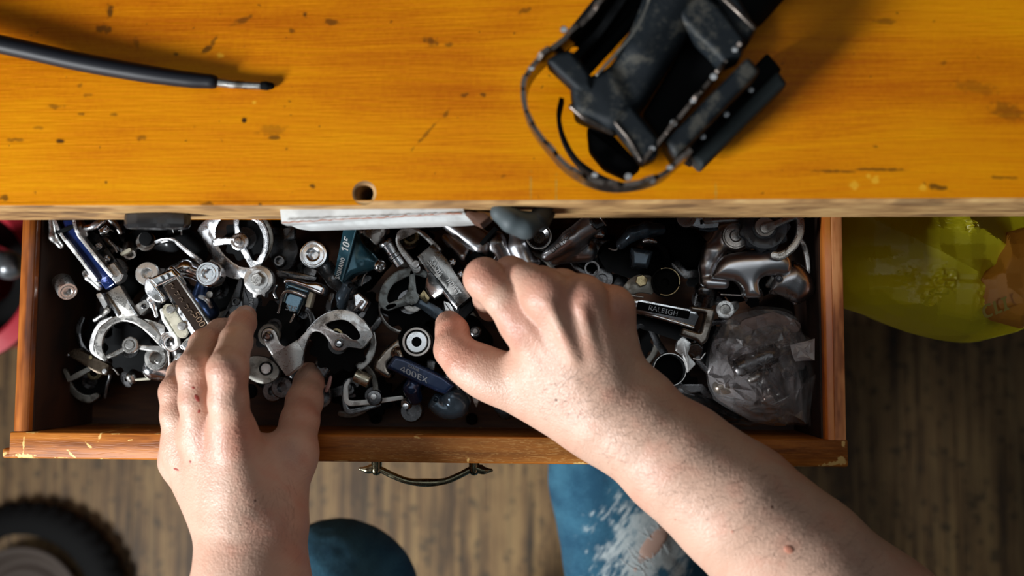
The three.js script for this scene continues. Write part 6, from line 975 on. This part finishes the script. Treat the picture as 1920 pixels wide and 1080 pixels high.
{
  const cb = thing('brake_cable', 'black cable housing with a metal end cap lying on the workbench', 'cable', P(250, 110, TOP));
  put(cb, 'housing', sweep([[-160, 42, 0.8625, 19], [-20, 78, 0.861, 19], [60, 96, 0.8595, 19], [150, 116, 0.8575, 19], [260, 136, 0.8565, 18], [350, 149, 0.8555, 16], [398, 153, 0.855, 14]], { seg: 16, n: 8 }), mk(0.006, 0.007, 0.011, 0.5, 0, { specularIntensity: 0.6 }));
  put(cb, 'ferrule', sweep([[396, 153, 0.8545, 11], [410, 155, 0.854, 9], [450, 159, 0.8535, 8], [490, 161, 0.853, 8]], { seg: 16 }), M.steel, 'bright metal ferrule'); put(cb, 'cable_end', sweep([[488, 161, 0.853, 8], [500, 161, 0.853, 9], [508, 161, 0.8525, 7]], { seg: 12 }), M.black);
}

// ---------------------------------------------------------------- beside and below the bench
{ // yellow plastic bag with orange things in it
  const hB = 0.70, by = thing('plastic_bag', 'translucent yellow plastic bag hanging under the right end of the workbench', 'bag', P(1760, 500, hB));
  const out = spline([[1550, 330], [1553, 440], [1558, 530], [1586, 566], [1640, 588], [1700, 612], [1760, 630], [1800, 638], [1850, 640], [1900, 629], [1960, 610], [2040, 520], [2060, 380], [1960, 300], [1760, 290], [1620, 290]], true, 3);
  // two sheets; the upper one with long folds and two crinkled patches
  const line = (x, z, a, b, w, k) => { const ex = b.x - a.x, ez = b.z - a.z, t = clamp(((x - a.x) * ex + (z - a.z) * ez) / (ex * ex + ez * ez)), d = Math.hypot(x - a.x - ex * t, z - a.z - ez * t); return k * Math.exp(-d / w) * smooth(0, 0.1, t) * smooth(1, 0.9, t); };
  const q = (x, y) => P(x, y, hB), folds = [[q(1600, 390), q(1850, 524), 0.014, 0.006], [q(1580, 540), q(1850, 600), 0.014, 0.005], [q(1780, 400), q(1900, 470), 0.012, 0.005], [q(1850, 524), q(1850, 640), 0.014, 0.005]], patches = [[q(1848, 562), 0.012], [q(1762, 530), 0.014], [q(1735, 556), 0.012], [q(1812, 424), 0.010], [q(1700, 520), 0.01]];
  const sheet = (h, amp, sd, full) => {
    const g = crumple(out, h, amp, sd, 70, 0.03, 190, false), p = g.attributes.position;
    if (full) for (let i = 0; i < p.count; i++) { const x = p.getX(i), z = p.getZ(i); let y = p.getY(i); for (const f of folds) y += line(x, z, ...f); for (const [c, r] of patches) { const d = Math.hypot(x - c.x, z - c.z) / r; if (d < 1) y += 0.003 * (1 - d) * (vnoise(x * 420 + 200, z * 420 + 200) - 0.3) * 2; } p.setY(i, y); }
    g.deleteAttribute('normal'); return uvXZ(toCreasedNormals(g, 0.5));
  };
  put(by, 'bag_front', sheet(hB, 0.006, 3.4, true), mk(0.92, 0.82, 0.02, 0.34, 0, { transmission: 0.5, thickness: 0, side: THREE.DoubleSide })); put(by, 'bag_back', sheet(hB - 0.06, 0.008, 7.7, false), mk(0.9, 0.78, 0.02, 0.5, 0, { side: THREE.DoubleSide }));
  const wr = thing('wrapper', 'orange wrapper with dark letters inside the yellow bag', 'wrapper', P(1890, 520, hB - 0.02));
  put(wr, 'wrapper_sheet', crumple([[1838, 522], [1880, 492], [1900, 430], [1960, 420], [1990, 560], [1930, 616], [1870, 600], [1840, 570]], hB + 0.011, 0.004, 2.9, 40, 0.012, 90, false), mk(0.6, 0.25, 0.015, 0.5, 0, { transmission: 0.5, thickness: 0, side: THREE.DoubleSide }));
  letters(wr, 'CLI', 1866, 577, hB + 0.0165, 24, -22, mk(0.2, 0.15, 0.02, 0.7, 0), { slant: 0.2, stretch: 1.0 });
}
{ // red tub with dark things, cut by the left border
  const t = thing('tub', 'red plastic tub with dark parts, behind the left side of the drawer', 'tub', P(-70, 520, 0.05)), c = P(-70, 518, 0.42), R = 142 * S(0.42);
  const lathe = (prof, m, name) => { let g = new THREE.LatheGeometry(prof.map(([r, y]) => new THREE.Vector2(r, y)), 56); g = toCreasedNormals(g, 0.5); g.translate(c.x, 0, c.z); return put(t, name, g, m); };
  lathe([[0.001, 0.002], [R * 0.8, 0.002], [R, 0.40], [R + 0.008, 0.412], [R + 0.012, 0.405], [R + 0.014, 0.418], [R, 0.425], [R - 0.006, 0.418], [R * 0.82, 0.03], [0.001, 0.03]], mk(0.5, 0.028, 0.045, 0.4, 0), 'tub_body');
  const fill = single('rubber_tube', 'dark coiled rubber tube lying in the red tub', 'tube', new THREE.TorusGeometry(R * 0.6, R * 0.3, 16, 48).rotateX(Math.PI / 2).translate(c.x, 0.36, c.z), M.rubber, V(c.x, 0.3, c.z));
  single('pump', 'grey tube standing in the red tub at the left border', 'pump', sweep([[c.x + R * 0.1, 0.40, c.z - 0.03, 0.014], [c.x + R * 0.7, 0.455, c.z - 0.015, 0.014], [c.x + R * 1.15, 0.48, c.z - 0.005, 0.014]], { world: true, seg: 18 }), M.grey, V(c.x + R * 0.3, 0.34, c.z - 0.03));
}
{ // small wheel on the floor
  const h = 0.021, c = P(48, 1142, h), R = 203 * S(h), w = thing('wheel', 'small wheel with a treaded black tyre and a grey brown rim, at the lower left', 'wheel', V(c.x, 0, c.z));
  const lathe = (prof, m, name, tread = 0) => {
    let g = new THREE.LatheGeometry(prof.map(([r, y]) => new THREE.Vector2(r, y)), 160); const p = g.attributes.position;
    if (tread) for (let i = 0; i < p.count; i++) { const r = Math.hypot(p.getX(i), p.getZ(i)), a = Math.atan2(p.getZ(i), p.getX(i)); if (r > R * 0.86) { const y = p.getY(i), k = 1 - tread * smooth(0.55, 0.8, Math.sin(a * 40 + y * 60)) * smooth(R * 0.86, R * 0.97, r); p.setX(i, p.getX(i) * k); p.setZ(i, p.getZ(i) * k); } }
    g.computeVertexNormals(); g.translate(c.x, h, c.z); return put(w, name, g, m);
  };
  const ty = []; for (let i = 0; i <= 24; i++) { const a = -Math.PI / 2 - 0.5 + i / 24 * (Math.PI + 1.0); ty.push([R * 0.8 + R * 0.2 * Math.cos(a), 0.02 * Math.sin(a)]); } lathe(ty.map(([r, y]) => [Math.max(r, R * 0.52), y]), mk(0.006, 0.006, 0.006, 0.75, 0, { specularIntensity: 0.4 }), 'tyre', 0.035);
  lathe([[0.03, -0.004], [R * 0.28, -0.004], [R * 0.31, 0.008], [R * 0.37, 0.01], [R * 0.41, 0.0], [R * 0.46, -0.002], [R * 0.51, 0.012], [R * 0.57, 0.019], [R * 0.59, 0.014]], mk(0.1, 0.075, 0.06, 0.7, 0.1), 'rim'); lathe([[0.001, 0.02], [0.03, 0.02], [0.034, 0.014], [0.034, -0.018], [0.001, -0.018]], M.dark, 'hub');
}
renderer.render(scene, camera);
